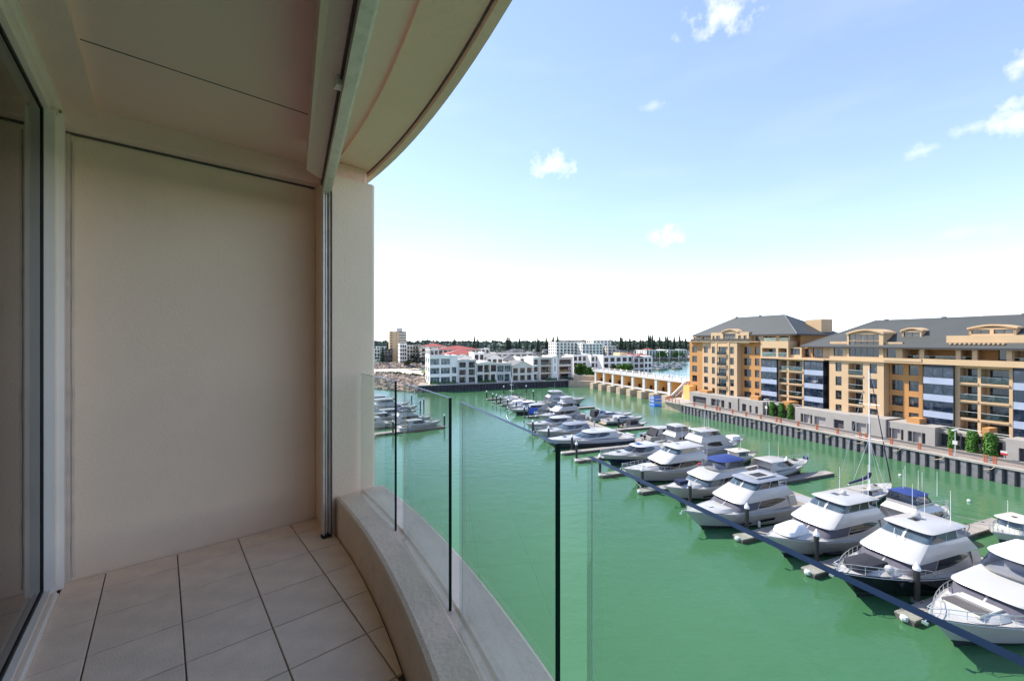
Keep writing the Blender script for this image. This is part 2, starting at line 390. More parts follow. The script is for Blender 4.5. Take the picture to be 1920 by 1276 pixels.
# end wall with its return, pillar, second end wall behind the viewer
w = bal(MB().box(-.66, .83, 3.13, 3.42, FLOOR - .2, 1.30).build('end_wall', 'stucco')); tag(w, 'plain beige rendered end wall of the balcony', kind='structure')
mb = MB()
rnd = random.Random(2); pts = [(-.352 + rnd.uniform(-.0015, .0015), 3.126, FLOOR + .02 + k * .06) for k in range(39)]
mb.tube(pts, .006, 5); mb.box(-.386, -.362, 3.118, 3.132, FLOOR, 1.08)
mb.build('render_seam', 'seam_mortar', w)
w = bal(MB().box(-.66, arc(8.19, YB) - .05, YB - .25, YB, FLOOR - .2, 1.30).build('end_wall', 'stucco')); tag(w, 'second beige end wall closing the balcony', kind='structure')
p = MB(); p.prism([(.832, 2.80), (1.115, 2.80), (1.135, 2.82), (1.135, 3.40), (.832, 3.40)], -1.75, 1.085)
pil = bal(p.build('pillar', 'stucco')); tag(pil, 'square rendered pillar at the outer corner of the balcony', kind='structure')
MB().prism([(.845, 2.835), (1.075, 2.835), (1.095, 2.855), (1.095, 3.38), (.845, 3.38)], 1.079, 1.19).build('capital', 'stucco_soffit', pil)

# kerb the glass stands in
prof = [(7.845, FLOOR - .02), (7.845, -1.035), (7.852, -1.020), (7.868, -1.013), (7.978, -1.013), (7.984, -1.020), (8.018, -1.020), (8.026, -1.008), (8.168, -1.008), (8.183, -1.02), (8.185, -1.05), (8.185, -1.75), (7.90, -1.75)]
k = bal(arc_strip(prof[::-1], ys).build('kerb', 'stucco_rough', smooth=18)); tag(k, 'low curved rendered kerb along the balcony edge', kind='structure')
# ceiling
poly = [(-.255, 3.13), (arc(7.87, 3.13), 3.13)] + [(arc(7.87, y), y) for y in ys] + [(-.255, ys[-1])]
ce = bal(MB().prism(poly[::-1], 1.215, 1.45).build('ceiling', 'ceiling_paint')); tag(ce, 'flat painted ceiling of the balcony', kind='structure')
MB().box(-.25, .72, 2.383, 2.387, 1.2125, 1.2165).build('panel_joint', 'joint', ce)
MB().box(-.66, -.255, YB, 3.13, 1.185, 1.45).build('bulkhead', 'beam_paint', ce)
mb = MB(); mb.loft([[(-.385, 3.06, 1.1), (.845, 3.06, 1.1), (.845, 3.14, 1.085), (-.385, 3.14, 1.085)], [(-.385, 3.06, 1.22), (.845, 3.06, 1.22), (.845, 3.14, 1.22), (-.385, 3.14, 1.22)]], bottom=True)
mb.build('wall_beam', 'beam_paint', ce)
MB().box(-.38, .82, 3.118, 3.128, 1.076, 1.086).build('shadow_joint', 'joint', ce)
yc = [3.35, 3.1] + ys
prof = [(7.868, 1.195), (7.868, 1.45), (8.14, 1.45), (8.14, 1.165), (8.098, 1.165), (8.096, 1.19)]
edge = bal(arc_strip(prof, yc).build('slab_edge', 'stucco_soffit', smooth=40)); tag(edge, 'curved rendered edge beam of the slab above', kind='structure')
MB
arc_strip([(8.086, 1.188), (8.086, 1.196), (8.0965, 1.196), (8.0965, 1.188)], yc).build('drip_groove', 'joint', edge)
# own building below and above, so that the place goes on outside the frame
fac = bal(arc_strip([(7.2, -17.4), (8.12, -17.4), (8.12, -1.75), (7.2, -1.75)], yc).build('facade', 'stucco')); tag(fac, 'curved facade of the flat below the balcony', kind='structure')
slab = bal(MB().prism([(-9, -4.72), (-6.9, -4.72), (-5.4, -4.55), (-4, -4.15), (-2.8, -3.6), (-1.6, -2.75), (-.66, -1.75), (-.66, 9), (-9, 9)], -17.4, 8).build('apartment_block', 'stucco')); tag(slab, 'body of the apartment block behind the balcony', kind='structure')

# fixed sliding door: frame, sill, black gasket, pane
dr = bal(bpy.data.objects.new('sliding_door', None)); C.objects.link(dr); tag(dr, 'white aluminium sliding glass door reflecting the beige wall', 'door')
ORG[dr] = (0, 0, 0)
GX = -.44
mb = MB(); mb.box(GX, -.400, 2.998, 3.055, FLOOR + .001, 1.135); mb.box(-.412, -.376, 3.055, 3.098, FLOOR + .001, 1.15); mb.box(GX, -.40, 3.055, 3.128, FLOOR + .001, 1.15)
mb.build('door_jamb', 'white_alu', dr)
mb = MB(); mb.box(GX, -.415, YB + .01, 2.998, 1.13, 1.15); mb.box(GX, -.395, YB + .01, 3.10, 1.150, 1.168); mb.box(GX, -.378, YB + .01, 3.10, 1.168, 1.184)
mb.build('door_head', 'white_alu', dr)
mb = MB(); mb.box(GX, -.413, YB + .01, 2.998, FLOOR - .008, FLOOR + .035); mb.box(-.413, -.402, YB + .01, 2.998, FLOOR - .008, FLOOR + .012); mb.box(-.402, -.393, YB + .01, 2.998, FLOOR - .008, FLOOR + .022); mb.box(-.393, -.386, YB + .01, 2.998, FLOOR - .008, FLOOR + .010)
mb.build('sill', 'white_alu', dr)
mb = MB(); mb.box(GX - .004, GX + .004, 2.984, 2.998, FLOOR + .035, 1.13); mb.box(GX - .004, GX + .004, YB + .01, 2.984, FLOOR + .035, FLOOR + .05); mb.box(GX - .004, GX + .004, YB + .01, 2.984, 1.117, 1.13)
mb.build('gasket', 'black_rubber', dr)
MB().box(GX - .008, GX - .001, YB + .01, 2.99, FLOOR + .04, 1.125).build('pane', 'door_glass', dr)
mb = MB(); mb.box(-.655, -.65, YB + .02, 3.1, FLOOR, 1.2)
o = bal(mb.build('curtain', 'room_dark')); tag(o, 'dark drawn curtain behind the sliding door glass', 'curtain')

# outdoor blind: vertical side channel, head rail along a chord, pelmet box, clip
bl = bal(bpy.data.objects.new('blind_track', None)); C.objects.link(bl); tag(bl, 'aluminium blind channel and head rail beside the pillar', 'blind track'); ORG[bl] = (0, 0, 0)
mb = MB(); mb.box(.782, .790, 2.765, 2.815, FLOOR, .96); mb.box(.790, .818, 2.803, 2.815, FLOOR, .96); mb.box(.818, .826, 2.765, 2.815, FLOOR, .96); mb.box(.800, .806, 2.775, 2.803, FLOOR, .955)
mb.build('side_channel', 'grey_alu', bl)
MB().box(.826, .8315, 2.75, 2.86, FLOOR, 1.08).build('packer', 'joint', bl)
MB().box(.776, .829, 2.758, 2.80, FLOOR - .001, FLOOR + .018).build('foot', 'black_rubber', bl)
D2, N2 = Vector((-.2141, -.9768)), Vector((-.9768, .2141)); O2 = Vector((.805, 2.79))
def chord(o0, o1, z0, z1, d0=-.01, d1=5.2):
    c = [O2 + D2 * d + N2 * o for d, o in ((d0, o0), (d1, o0), (d1, o1), (d0, o1))]
    c = [(a.x, a.y) for a in c]; return MB().prism(c, z0, z1)
for o0, o1, z0, z1 in ((-.018, .022, .945, .955), (.014, .022, .955, 1.0), (-.018, -.010, .955, 1.0), (-.03, -.018, .958, 1.02)):
    chord(o0, o1, z0, z1).build('head_rail', 'grey_alu', bl)
mb = chord(.03, .115, 1.0, 1.214, .10)
mb.v = [(x, y, z) if not (z < 1.1 and i % 4 == 3) else (x + D2.x * .03, y + D2.y * .03, z + .03) for i, (x, y, z) in enumerate(mb.v)]
mb.build('pelmet', 'beam_paint', bl)
chord(.022, .032, .99, 1.05, .02).build('rail_gap', 'joint', bl)
c = O2 + D2 * 1.20 + N2 * .03
mb = MB(); mb.box(c.x - .016, c.x + .016, c.y - .02, c.y + .02, .968, 1.012); mb.build('clip', 'white_alu', bl)

# frameless glass panels
yy = [(2.740, 2.097), (1.966, 1.3386), (1.2256, .592), (.487, -.11), (-.21, -.78), (-.88, -1.42), (-1.52, -2.02), (-2.12, -2.6)]
txt = ['clear glass balustrade panel beside the pillar', 'glass balustrade panel, second from the pillar', 'glass balustrade panel, third from the pillar',
       'glass balustrade panel with blue top edge before the moored cruisers', 'glass balustrade panel, fifth from the pillar', 'glass balustrade panel, sixth from the pillar',
       'glass balustrade panel, seventh from the pillar', 'glass balustrade panel, eighth from the pillar']
for (ya, yb), lb in zip(yy, txt):
    a, b = Vector((arc(8.0, ya), ya)), Vector((arc(8.0, yb), yb))
    if ya == .487: a, b = Vector((.604, .487)), Vector((.404, -.11))
    d = (b - a).normalized(); nn = Vector((d.y, -d.x)) * -.006; L_ = (b - a).length
    mb = MB(); z0, z1 = -1.032, -.213; e = .0012
    def P(s, o, z): c = a + d * s + nn * o; return (c.x, c.y, z)
    for sgn in (1, -1): mb.quad(P(0, sgn, z0), P(L_, sgn, z0), P(L_, sgn, z1), P(0, sgn, z1), 0)
    mb.quad(P(0, 1, z1), P(L_, 1, z1), P(L_, -1, z1), P(0, -1, z1), 1); mb.quad(P(0, 1, z0), P(L_, 1, z0), P(L_, -1, z0), P(0, -1, z0), 1)  # top face takes the edge colour with sky light painted in
    mb.quad(P(L_, 1, z0), P(L_, -1, z0), P(L_, -1, z1), P(L_, 1, z1), 3)
    for o0, o1, mi in ((1, .6, 2), (.6, -1, 0)): mb.quad(P(0, o0, z0), P(0, o1, z0), P(0, o1, z1), P(0, o0, z1), mi)  # narrow bright corner strip is a painted glint
    o = bal(mb.build('glass_panel', ['balcony_glass', 'glass_edge_sky', 'glass_edge_glint', 'glass_edge_dark'])); tag(o, lb, 'glass panel', 'glass balustrade panels')
# ------------------------------------------------------------------ water and land
sea = MB().quad((-9000, -3000, 0), (9000, -3000, 0), (9000, 12000, 0), (-9000, 12000, 0)).build('water', 'water'); tag(sea, 'calm green marina water', kind='structure')
def sheet(name, poly, z0, z1, m, label):
    o = marina_mesh(MB().prism(poly, z0, z1), name, m); tag(o, label, kind='structure'); return o
sheet('ground', [(22, 165.6), (88, 165.6), (100, 158), (142, 164), (150, 300), (175, 345), (420, 350), (9000, 300), (9000, 9000), (460, 9000), (50, 1000), (30, 330), (42, 298), (35, 228), (27, 190)], -2, 2.5, 'earth', 'flat ground of the far shore suburbs')
sheet('quay', [(85.6, -60), (900, -60), (900, 60), (300, 96), (99, 97), (86, 92)], -2, 2.4, 'paving', 'paved promenade and ground behind the steel quay wall')
sheet('beach', [(3, 262), (35, 232), (46, 300), (16, 335), (-4, 332)], -2, .9, 'sand', 'pale strip of sandy beach')
sheet('grass_bank', [(33, 235), (62, 215), (66, 262), (44, 292)], 2.3, 2.62, 'grass', 'small green lawn beside the beach road')
sheet('road', [(40, 300), (64, 268), (70, 272), (48, 330), (40, 520), (33, 520)], 2.3, 2.56, 'asphalt', 'coastal road behind the beach')
sheet('road', [(88.6, -60), (90.5, -60), (90.5, 96), (88.6, 96)], 2.3, 2.404, 'asphalt', 'dark strip of paving along the grey podium wall')
sheet('quay', [(-80, -60), (0, -60), (4, 4), (-12, 14), (-60, 60), (-100, 60)], -2, 2.6, 'concrete', 'ground under the apartment block')

# rock breakwater: mound, boulders (nobody could count them), scrub
rk = random.Random(11)
def mound(u, v):                                   # u along q 2..34, v 0..1 from the water to the crest
    return v
mb = MB(); nb = 2600
shore = [(-6, 196), (3, 189), (12, 176), (18, 169), (22, 164.5), (26, 164.5)]; crest = [(-6, 232), (6, 226), (16, 214), (22, 204), (27, 194), (29, 176)]; back = [(-6, 262), (3, 262), (16, 250), (26, 240), (34, 230), (36, 215)]
def lerp(a, b, t): return tuple(x + (y - x) * t for x, y in zip(a, b))
def along(line, t):
    t *= len(line) - 1; i = min(int(t), len(line) - 2); return lerp(line[i], line[i + 1], t - i)
base = MB(); n = 18
for i in range(n):
    for (la, za), (lb, zb) in (((shore, -.6), (crest, 3.0)), ((crest, 3.0), (back, .5))):
        a0, a1, b0, b1 = along(la, i / n), along(la, (i + 1) / n), along(lb, i / n), along(lb, (i + 1) / n)
        base.quad((*a0, za), (*a1, za), (*b1, zb), (*b0, zb))
o = marina_mesh(base, 'breakwater', 'earth'); tag(o, 'earth core of the rock breakwater', kind='structure')
def rock(mb, x, y, z, s):
    vs = []
    for i in range(8):
        p = Vector(((i & 1) * 2 - 1, (i >> 1 & 1) * 2 - 1, (i >> 2) * 2 - 1)) * s
        vs.append(p + Vector((rk.uniform(-.45, .45) * s, rk.uniform(-.45, .45) * s, rk.uniform(-.45, .45) * s)))
    m = Matrix.Rotation(rk.uniform(0, 6), 3, 'Z') @ Matrix.Rotation(rk.uniform(-.6, .6), 3, 'X')
    vs = [m @ p + Vector((x, y, z)) for p in vs]
    mb.add(vs, [(0, 2, 3, 1), (4, 5, 7, 6), (0, 1, 5, 4), (2, 6, 7, 3), (0, 4, 6, 2), (1, 3, 7, 5)], rk.randrange(3))
mat('rock_grey', (.27, .25, .23), .95, var=.3, scale=.8); mat('rock_tan', (.36, .27, .19), .95, var=.3, scale=.8); mat('rock_red', (.27, .19, .14), .95, var=.3, scale=.8)
for k in range(nb):
    t, v = rk.random(), rk.random()
    a, b = (along(shore, t), along(crest, t)) if k % 5 else (along(crest, t), along(back, t))
    z = (-.3 + 3.3 * v) if k % 5 else (3.0 - 2.5 * v)
    p = lerp(a, b, v); rock(mb, p[0], p[1], z + .05, rk.uniform(.3, .75))
o = marina_mesh(mb, 'breakwater_rocks', ['rock_grey', 'rock_tan', 'rock_red']); tag(o, 'heaped brown and grey boulders of the breakwater', 'rocks', kind='stuff')
mb = MB()
for k in range(900):
    t, v = rk.random(), rk.random(); a = lerp((12, 300), (46, 296), t); b = lerp((6, 345), (52, 318), t); p = lerp(a, b, v)
    rock(mb, p[0] + rk.uniform(-2, 2), p[1], .8 + 2.2 * v, rk.uniform(.4, .9))
o = marina_mesh(mb, 'sea_wall_rocks', ['rock_grey', 'rock_tan', 'rock_red']); tag(o, 'pinkish rock revetment along the top of the beach', 'rocks', kind='stuff')

def leaves(mb, cx, cy, cz, rx, ry, rz, n, size, rng, shell=.55, mi=0):
    for k in range(n):
        while True:
            p = Vector((rng.uniform(-1, 1), rng.uniform(-1, 1), rng.uniform(-1, 1)))
            if shell < p.length < 1: break
        c = Vector((cx + p.x * rx, cy + p.y * ry, cz + p.z * rz)); s = size * rng.uniform(.6, 1.3)
        a = Vector((rng.uniform(-1, 1), rng.uniform(-1, 1), rng.uniform(-.7, .7))).normalized() * s; b = a.cross(Vector((rng.uniform(-1, 1), rng.uniform(-1, 1), rng.uniform(-1, 1)))).normalized() * s * .6
        mb.quad(c - a - b, c + a - b, c + a + b, c - a + b, mi)
mb = MB(); rl = random.Random(5)
for k in range(26):
    t = rl.random(); p = lerp(along(crest, .25 + .5 * t), along(back, .25 + .5 * t), rl.uniform(-.1, .6)); leaves(mb, p[0], p[1], 3.0, 2.4, 2.0, .8, 90, .28, rl, .3)
o = marina_mesh(mb, 'breakwater_scrub', 'leaf_scrub'); tag(o, 'low olive scrub growing over the breakwater crest', 'scrub', kind='stuff')

# ------------------------------------------------------------------ quay wall of steel sheet piles, capping, promenade railing
qw = groot('quay_wall', 'grey steel sheet pile quay wall with pale concrete capping', 'wall', 85.3, 60, 0)
mb = MB(); mb.box(85.42, 85.7, 10, 92, -1.5, 2.2); mb.build('backing', 'podium_dark', qw)
mb = MB(); pw = 1.2
mb.prism([(84.95, 0), (85.0, .05), (85.0, .63), (84.95, .68), (85.40, .80), (85.43, .80), (85.43, -.12), (85.40, -.12)][::-1], -1.4, 2.25)
sp = mb.build('sheet_pile', 'sheet_steel', mesh_only=True)
for k in range(64):
    o = put('sheet_pile', sp, qw); o.location = W_loc = (-85.3, 14.6 + k * 1.2 - 60, 0)
mb = MB(); mb.box(84.82, 85.9, 10, 92, 2.18, 2.46); mb.build('capping', 'concrete', qw)
rl_ = groot('promenade_railing', 'orange post railing with thin rails along the promenade edge', 'railing', 85.4, 60, 2.46)
pm = MB(); pm.box(-.11, .11, -.19, .19, 0, .1); pm.box(-.09, .09, -.16, -.07, .1, 1.0); pm.box(-.09, .09, .07, .16, .1, 1.0)
for z in (.3, .55, .8): pm.box(-.10, .10, -.20, .20, z, z + .09)
pm.box(-.11, .11, -.19, .19, 1.0, 1.08); pmesh = pm.build('post', 'orange_rail', mesh_only=True)
k = 0; r = 16.0
while r < 91:
    o = put('post', pmesh, rl_); o.location = (-.02, r - 60, 0)
    k += 1; r += .95 if k % 5 == 0 else 3.75
for z in (.35, .62, .95): MB().tube([(85.38, 14, 2.46 + z), (85.38, 91, 2.46 + z)], .012, 5).build('rail', 'steel', rl_)
for k in range(13):
    mb = MB(); r = 20 + k * 5.4; mb.tube([(84.86, r, 2.2), (84.80, r + .35, 1.75), (84.80, r + 1.1, 1.5)], .06, 6)
    mb.build('drain_pipe', 'concrete_tan', qw)

# far sheet pile wall: pitches a few pixels wide, one mesh
fw = groot('far_quay_wall', 'dark corrugated sheet pile wall below the white houses', 'wall', 56, 165, 0)
mb = MB(); x = 22.0; pts = []
while x < 88.4:
    pts += [(x, 164.6), (x + .15, 165.0), (x + .62, 165.0), (x + .77, 164.6)]; x += 1.4
pts += [(88.4, 164.6), (88.4, 165.7), (22, 165.7)]
mb.prism(pts, -1, 2.45); mb.build('corrugated_sheets', 'sheet_steel_far', fw)
MB().box(21.8, 88.6, 164.45, 165.9, 2.4, 2.72).build('capping', 'concrete', fw)
# tan stone wall and abutment at the end of the barrage
ab = groot('stone_abutment', 'weathered tan concrete wall between dark piling and barrage', 'wall', 93, 158, 0)
MB().prism([(88.0, 163.4), (100, 153), (103, 158), (92, 168)], -1, 2.6).build('wall_base', 'concrete_tan', ab)
MB().prism([(91.2, 164.6), (100.5, 156.5), (102.5, 159), (93, 168)], 2.6, 4.7).build('upper_wall', 'concrete_tan', ab)
ab = groot('quay_abutment', 'stained tan concrete block joining the quay to the barrage', 'wall', 89, 95, 0)
MB().prism([(85.8, 92), (101, 92), (101, 99.5), (90, 101.5), (84.8, 98)], -1, 2.3).build('wall_base', 'concrete_tan', ab)
MB().prism([(84.6, 92), (101, 92), (101, 99.8), (90, 102), (84.4, 98.2)], 2.3, 2.5).build('capping', 'concrete', ab)
for i, (a, b) in enumerate((((84.9, 92.4), (84.9, 97.8)), ((84.9, 97.8), (90, 101.4)))):
    for k in range(5):
        p = lerp(a, b, k / 4); mb = MB(); mb.box(p[0] - .07, p[0] + .07, p[1] - .07, p[1] + .07, 2.5, 3.55); mb.build('post', 'orange_rail', ab)
    for z in (3.0, 3.5): MB().tube([(*a, z), (*b, z)], .05, 5).build('rail', 'orange_rail', ab)

# barrage
br = groot('barrage', 'barrage of orange and white piers on tan concrete bases', 'barrage', 97, 126, 0)
r = 152.3; k = 0
while r > 99:
    mb = MB(); mb.prism([(93.0, r - 1.2), (93.0, r + 1.2), (94, r + 1.6), (101, r + 1.6), (101, r - 1.6), (94, r - 1.6)][::-1], -1, 2.4)
    b = mb.build('pier_base', 'concrete_tan', br)
    MB().box(93.4, 93.7, r - 1.66, r + 1.66, .2, 2.42).build('base_joint', 'concrete', b)
    w = MB().box(94.9, 95.5, r - .6, r + .6, 2.4, 7.1).build('pier_front', 'white_paint', br)
    c = MB().box(95.5, 100.6, r - .59, r + .59, 2.4, 7.1).build('pier_side', 'barrage_orange', br)
    a = MB(); a.prism([(97.7, 0), (98.7, 0), (98.7, 1.5), (98.45, 1.9), (98.2, 2.0), (97.95, 1.9), (97.7, 1.5)], 0, .08)
    a.v = [(x - .6, r - .595 - z, 2.9 + y * .8) for x, y, z in a.v]; a.build('arched_opening', 'frame_dark', c)
    if k < 7:
        MB().box(95.0, 95.6, r - 5.75, r - .6, 2.7, 3.3).build('low_beam', 'white_paint', br)
        MB().box(99.8, 100.2, r - 5.75, r - .6, 2.4, 5.2).build('gate', 'dark_clad', br)
    r -= 6.35; k += 1
r_end = r + 6.35
MB().box(94.7, 101, r_end - 1.2, 154, 7.1, 7.75).build('deck', 'white_paint', br)
for q in (94.9, 100.8):
    for k in range(14): MB().box(q - .12, q + .12, 102.5 + k * 4 - .25, 102.5 + k * 4 + .25, 7.75, 8.7).build('parapet_post', 'white_paint', br)
    for z in (8.1, 8.45): MB().tube([(q, r_end - 1, z), (q, 154, z)], .06, 5).build('rail', 'white_paint', br)
for k in range(4): MB().lathe([(.5, 7.75), (.55, 8.3), (.3, 8.8), (.05, 8.9)], 97.5, 150 - k * 13, 8).build('vent', 'white_paint', br)
mb = MB(); mb.tube([(94.6, 106, 2.6), (94.6, 100.5, 7.2)], .45, 6); mb.tube([(94.6, 104.4, 2.6), (94.6, 98.9, 7.2)], .12, 6); mb.build('gangway', 'white_paint', br)
MB().box(93.2, 101, 97.2, 99.6, 2.5, 6.6).build('end_block', 'barrage_orange', br)
# blue work platform at the barrage end
bf = groot('work_platform', 'bright blue and white slatted work platform at barrage end', 'platform', 87, 104, 0)
MB().box(85.2, 88.0, 103.2, 105.4, -.3, .3).build('float', 'scaffold_blue', bf)
for k in range(8):
    MB().box(85.3, 85.45, 103.3, 105.3, .40 + k * .34, .58 + k * .34).build('slat', 'scaffold_blue' if k % 3 else 'white_paint', bf)
    MB().box(85.5, 87.9, 103.15, 103.3, .40 + k * .34, .58 + k * .34).build('slat', 'scaffold_blue' if (k + 1) % 3 else 'white_paint', bf)
for q, r in ((85.4, 103.3), (87.9, 103.3), (85.4, 105.3), (87.9, 105.3)): MB().box(q - .08, q + .08, r - .08, r + .08, .25, 3.2).build('post', 'scaffold_blue', bf)
# ------------------------------------------------------------------ facades
def facade(rt, A, B, z0, z1, ops, wm, depth=.22, frame='frame_dark', pane='pane_dark', name='wall', bal_h=1.0, mull=None, rail='balustrade_glass'):
    """wall from A to B (outward = right of A->B), cut by openings (s0, s1, za, zb, kind); kind w window, l loggia, g garage door"""
    A, B = Vector(A), Vector(B); L_ = (B - A).length; d = (B - A) / L_; nr = Vector((d.y, -d.x))
    def P(s, z, dep=0): c = A + d * s - nr * dep; return (c.x, c.y, z)
    mb = MB()
    S = sorted({0., L_} | {round(v, 4) for o in ops for v in o[:2]}); Z = sorted({z0, z1} | {round(v, 4) for o in ops for v in o[2:4]})
    for i in range(len(S) - 1):
        for j in range(len(Z) - 1):
            cs, cz = (S[i] + S[i + 1]) / 2, (Z[j] + Z[j + 1]) / 2
            if any(o[0] < cs < o[1] and o[2] < cz < o[3] for o in ops): continue
            mb.quad(P(S[i], Z[j]), P(S[i + 1], Z[j]), P(S[i + 1], Z[j + 1]), P(S[i], Z[j + 1]))
    for o in ops:
        s0, s1, a, b, k = o[:5]; dp = {'w': depth, 'l': 1.9, 'g': .45}[k]
        mb.quad(P(s0, a), P(s0, b), P(s0, b, dp), P(s0, a, dp)); mb.quad(P(s1, a, dp), P(s1, b, dp), P(s1, b), P(s1, a))
        mb.quad(P(s0, b), P(s1, b), P(s1, b, dp), P(s0, b, dp)); mb.quad(P(s0, a, dp), P(s1, a, dp), P(s1, a), P(s0, a))
        if k == 'l': mb.quad(P(s0, a, dp), P(s1, a, dp), P(s1, b, dp), P(s0, b, dp))
    wall = mb.build(name, wm, rt)
    def bar(m, s0, s1, a, b, d0, d1):
        m.add([P(s, z, dd) for dd in (d1, d0) for z in (a, b) for s in (s0, s1)], [(0, 2, 3, 1), (4, 5, 7, 6), (0, 1, 5, 4), (2, 6, 7, 3), (0, 4, 6, 2), (1, 3, 7, 5)])
    for o in ops:
        s0, s1, a, b, k = o[:5]
        if k == 'w':
            dp = depth; f = .05; m = MB()
            bar(m, s0, s1, a, a + f, dp - .03, dp + .04); bar(m, s0, s1, b - f, b, dp - .03, dp + .04); bar(m, s0, s0 + f, a + f, b - f, dp - .03, dp + .04); bar(m, s1 - f, s1, a + f, b - f, dp - .03, dp + .04)
            n = mull if mull else max(1, round((s1 - s0) / 1.1))
            for q in range(1, n): c = s0 + (s1 - s0) * q / n; bar(m, c - f / 2, c + f / 2, a + f, b - f, dp - .03, dp + .04)
            win = m.build('window', frame, rt)
            for q in range(n):
                m = MB(); c0, c1 = s0 + (s1 - s0) * q / n, s0 + (s1 - s0) * (q + 1) / n
                m.quad(P(c0 + .02, a + .02, dp), P(c1 - .02, a + .02, dp), P(c1 - .02, b - .02, dp), P(c0 + .02, b - .02, dp)); m.build('pane', pane, win)
        elif k == 'l':
            dp = 1.9; m = MB(); w = s1 - s0
            lo, hi = s0 + w * .12, s1 - w * .08
            bar(m, lo, hi, a + .02, b - .28, dp - .03, dp - .005); m.build('balcony_door', pane, rt)
            m = MB(); bar(m, s0 + .02, s1 - .02, a + .08, a + bal_h, .04, .06); gb = m.build('balustrade', rail, rt)
            m = MB(); bar(m, s0 + .01, s1 - .01, a + bal_h, a + bal_h + .05, .03, .08); m.build('handrail', 'frame_white', gb)
            m = MB(); bar(m, s0 - .08, s1 + .08, a - .26, a - .01, -.16, .0); m.build('balcony_slab', wm, rt)
        elif k == 'g':
            m = MB(); bar(m, s0 + .03, s1 - .03, a, b - .03, .42, .46); g = m.build('garage_door', o[5] if len(o) > 5 else 'podium_dark', rt)
    return wall
def solid(rt, q0, q1, r0, r1, z0, z1, m, name='block'): return MB().box(q0, q1, r0, r1, z0, z1).build(name, m, rt)
def hip_roof(rt, q0, q1, r0, r1, z0, qr_, ra, rb, z1, m='slate_roof', ov=.28):
    """eave rectangle, ridge from (qr_, ra) to (qr_, rb)"""
    mb = MB(); e = [(q0, r0, z0), (q1, r0, z0), (q1, r1, z0), (q0, r1, z0)]; a, b = (qr_, ra, z1), (qr_, rb, z1)
    mb.add(e + [a, b], [(0, 1, 4), (1, 2, 5, 4), (2, 3, 5), (3, 0, 4, 5), (3, 2, 1, 0)]); rf = mb.build('roof', m, rt)
    mb = MB()
    for p, q in ((e[0], a), (e[1], a), (e[2], b), (e[3], b), (a, b)): mb.tube([(p[0], p[1], p[2] + .03), (q[0], q[1], q[2] + .03)], .10, 5)
    mb.build('ridge_cap', 'roof_trim', rf)
    mb = MB(); mb.box(q0 - .05, q0 + .1, r0, r1, z0 - ov, z0); mb.box(q1 - .1, q1 + .05, r0, r1, z0 - ov, z0); mb.box(q0 + .1, q1 - .1, r0 - .05, r0 + .1, z0 - ov, z0); mb.box(q0 + .1, q1 - .1, r1 - .1, r1 + .05, z0 - ov, z0)
    mb.build('gutter', 'frame_dark', rf)
    return rf

# ------------------------------------------------------------------ the two ochre apartment blocks behind the quay
def at(px, q):                                   # place along the block at depth q
    a = (px - 960) / F; Y = q / (ct * a + st); return (ct - st * a) * Y
FL = [4.35, 7.28, 10.2, 13.14, 16.07, 19.0]
def seg(rt, q, p0, p1, z0, z1, ops, wm='ochre_light', back=None, frame='frame_dark', pane='pane_dark'):
    """one bay of the front: p0, p1 measured along the front, plus its returns and top"""
    ra, rb = at(p0, q), at(p1, q); bk = back or q + 3.2
    oo = [(ra - at(o[0], q), ra - at(o[1], q), *o[2:]) for o in ops]
    facade(rt, (q, ra), (q, rb), z0, z1, oo, wm, frame=frame, pane=pane)
    mb = MB(); mb.quad((q, rb, z0), (bk, rb, z0), (bk, rb, z1), (q, rb, z1)); mb.quad((q, ra, z0), (q, ra, z1), (bk, ra, z1), (bk, ra, z0)); mb.quad((q, ra, z1), (q, rb, z1), (bk, rb, z1), (bk, ra, z1))
    mb.build('side_wall', wm, rt)
    return ra, rb
def rows(p0, p1, fl, kind='w', lo=.6, hi=2.48): return [(p0, p1, f + lo, f + hi, kind) for f in fl]
def glass_bay(rt, q, p0, p1, z0, floors, bk):
    ra, rb = at(p0, q), at(p1, q); n = 3
    MB().box(q + .12, bk, rb + .04, ra - .04, z0, floors[-1] + 2.85).build('bay_core', 'dark_clad', rt)
    for i, f in enumerate(floors):
        if i: MB().box(q, q + .14, rb, ra, f - .55, f + .55).build('spandrel', 'spandrel_blue', rt)
        zb, zt = (z0 if i == 0 else f + .55), f + 2.38
        w = MB(); w.box(q + .04, q + .12, rb, rb + .06, zb, zt); w.box(q + .04, q + .12, ra - .06, ra, zb, zt); w.box(q + .04, q + .12, rb + .06, ra - .06, zt - .05, zt)
        w = w.build('window', 'frame_dark', rt)
        for k in range(n):
            a, b = ra - (ra - rb) * k / n, ra - (ra - rb) * (k + 1) / n
            m = MB(); m.quad((q + .06, a - .03, zb + .02), (q + .06, b + .03, zb + .02), (q + .06, b + .03, zt - .05), (q + .06, a - .03, zt - .05)); m.build('pane', 'pane_blue', w)
        m = MB(); m.quad((q + .14, rb + .035, zb), (bk, rb + .035, zb), (bk, rb + .035, zt), (q + .14, rb + .035, zt)); m.build('side_pane', 'pane_blue', w)
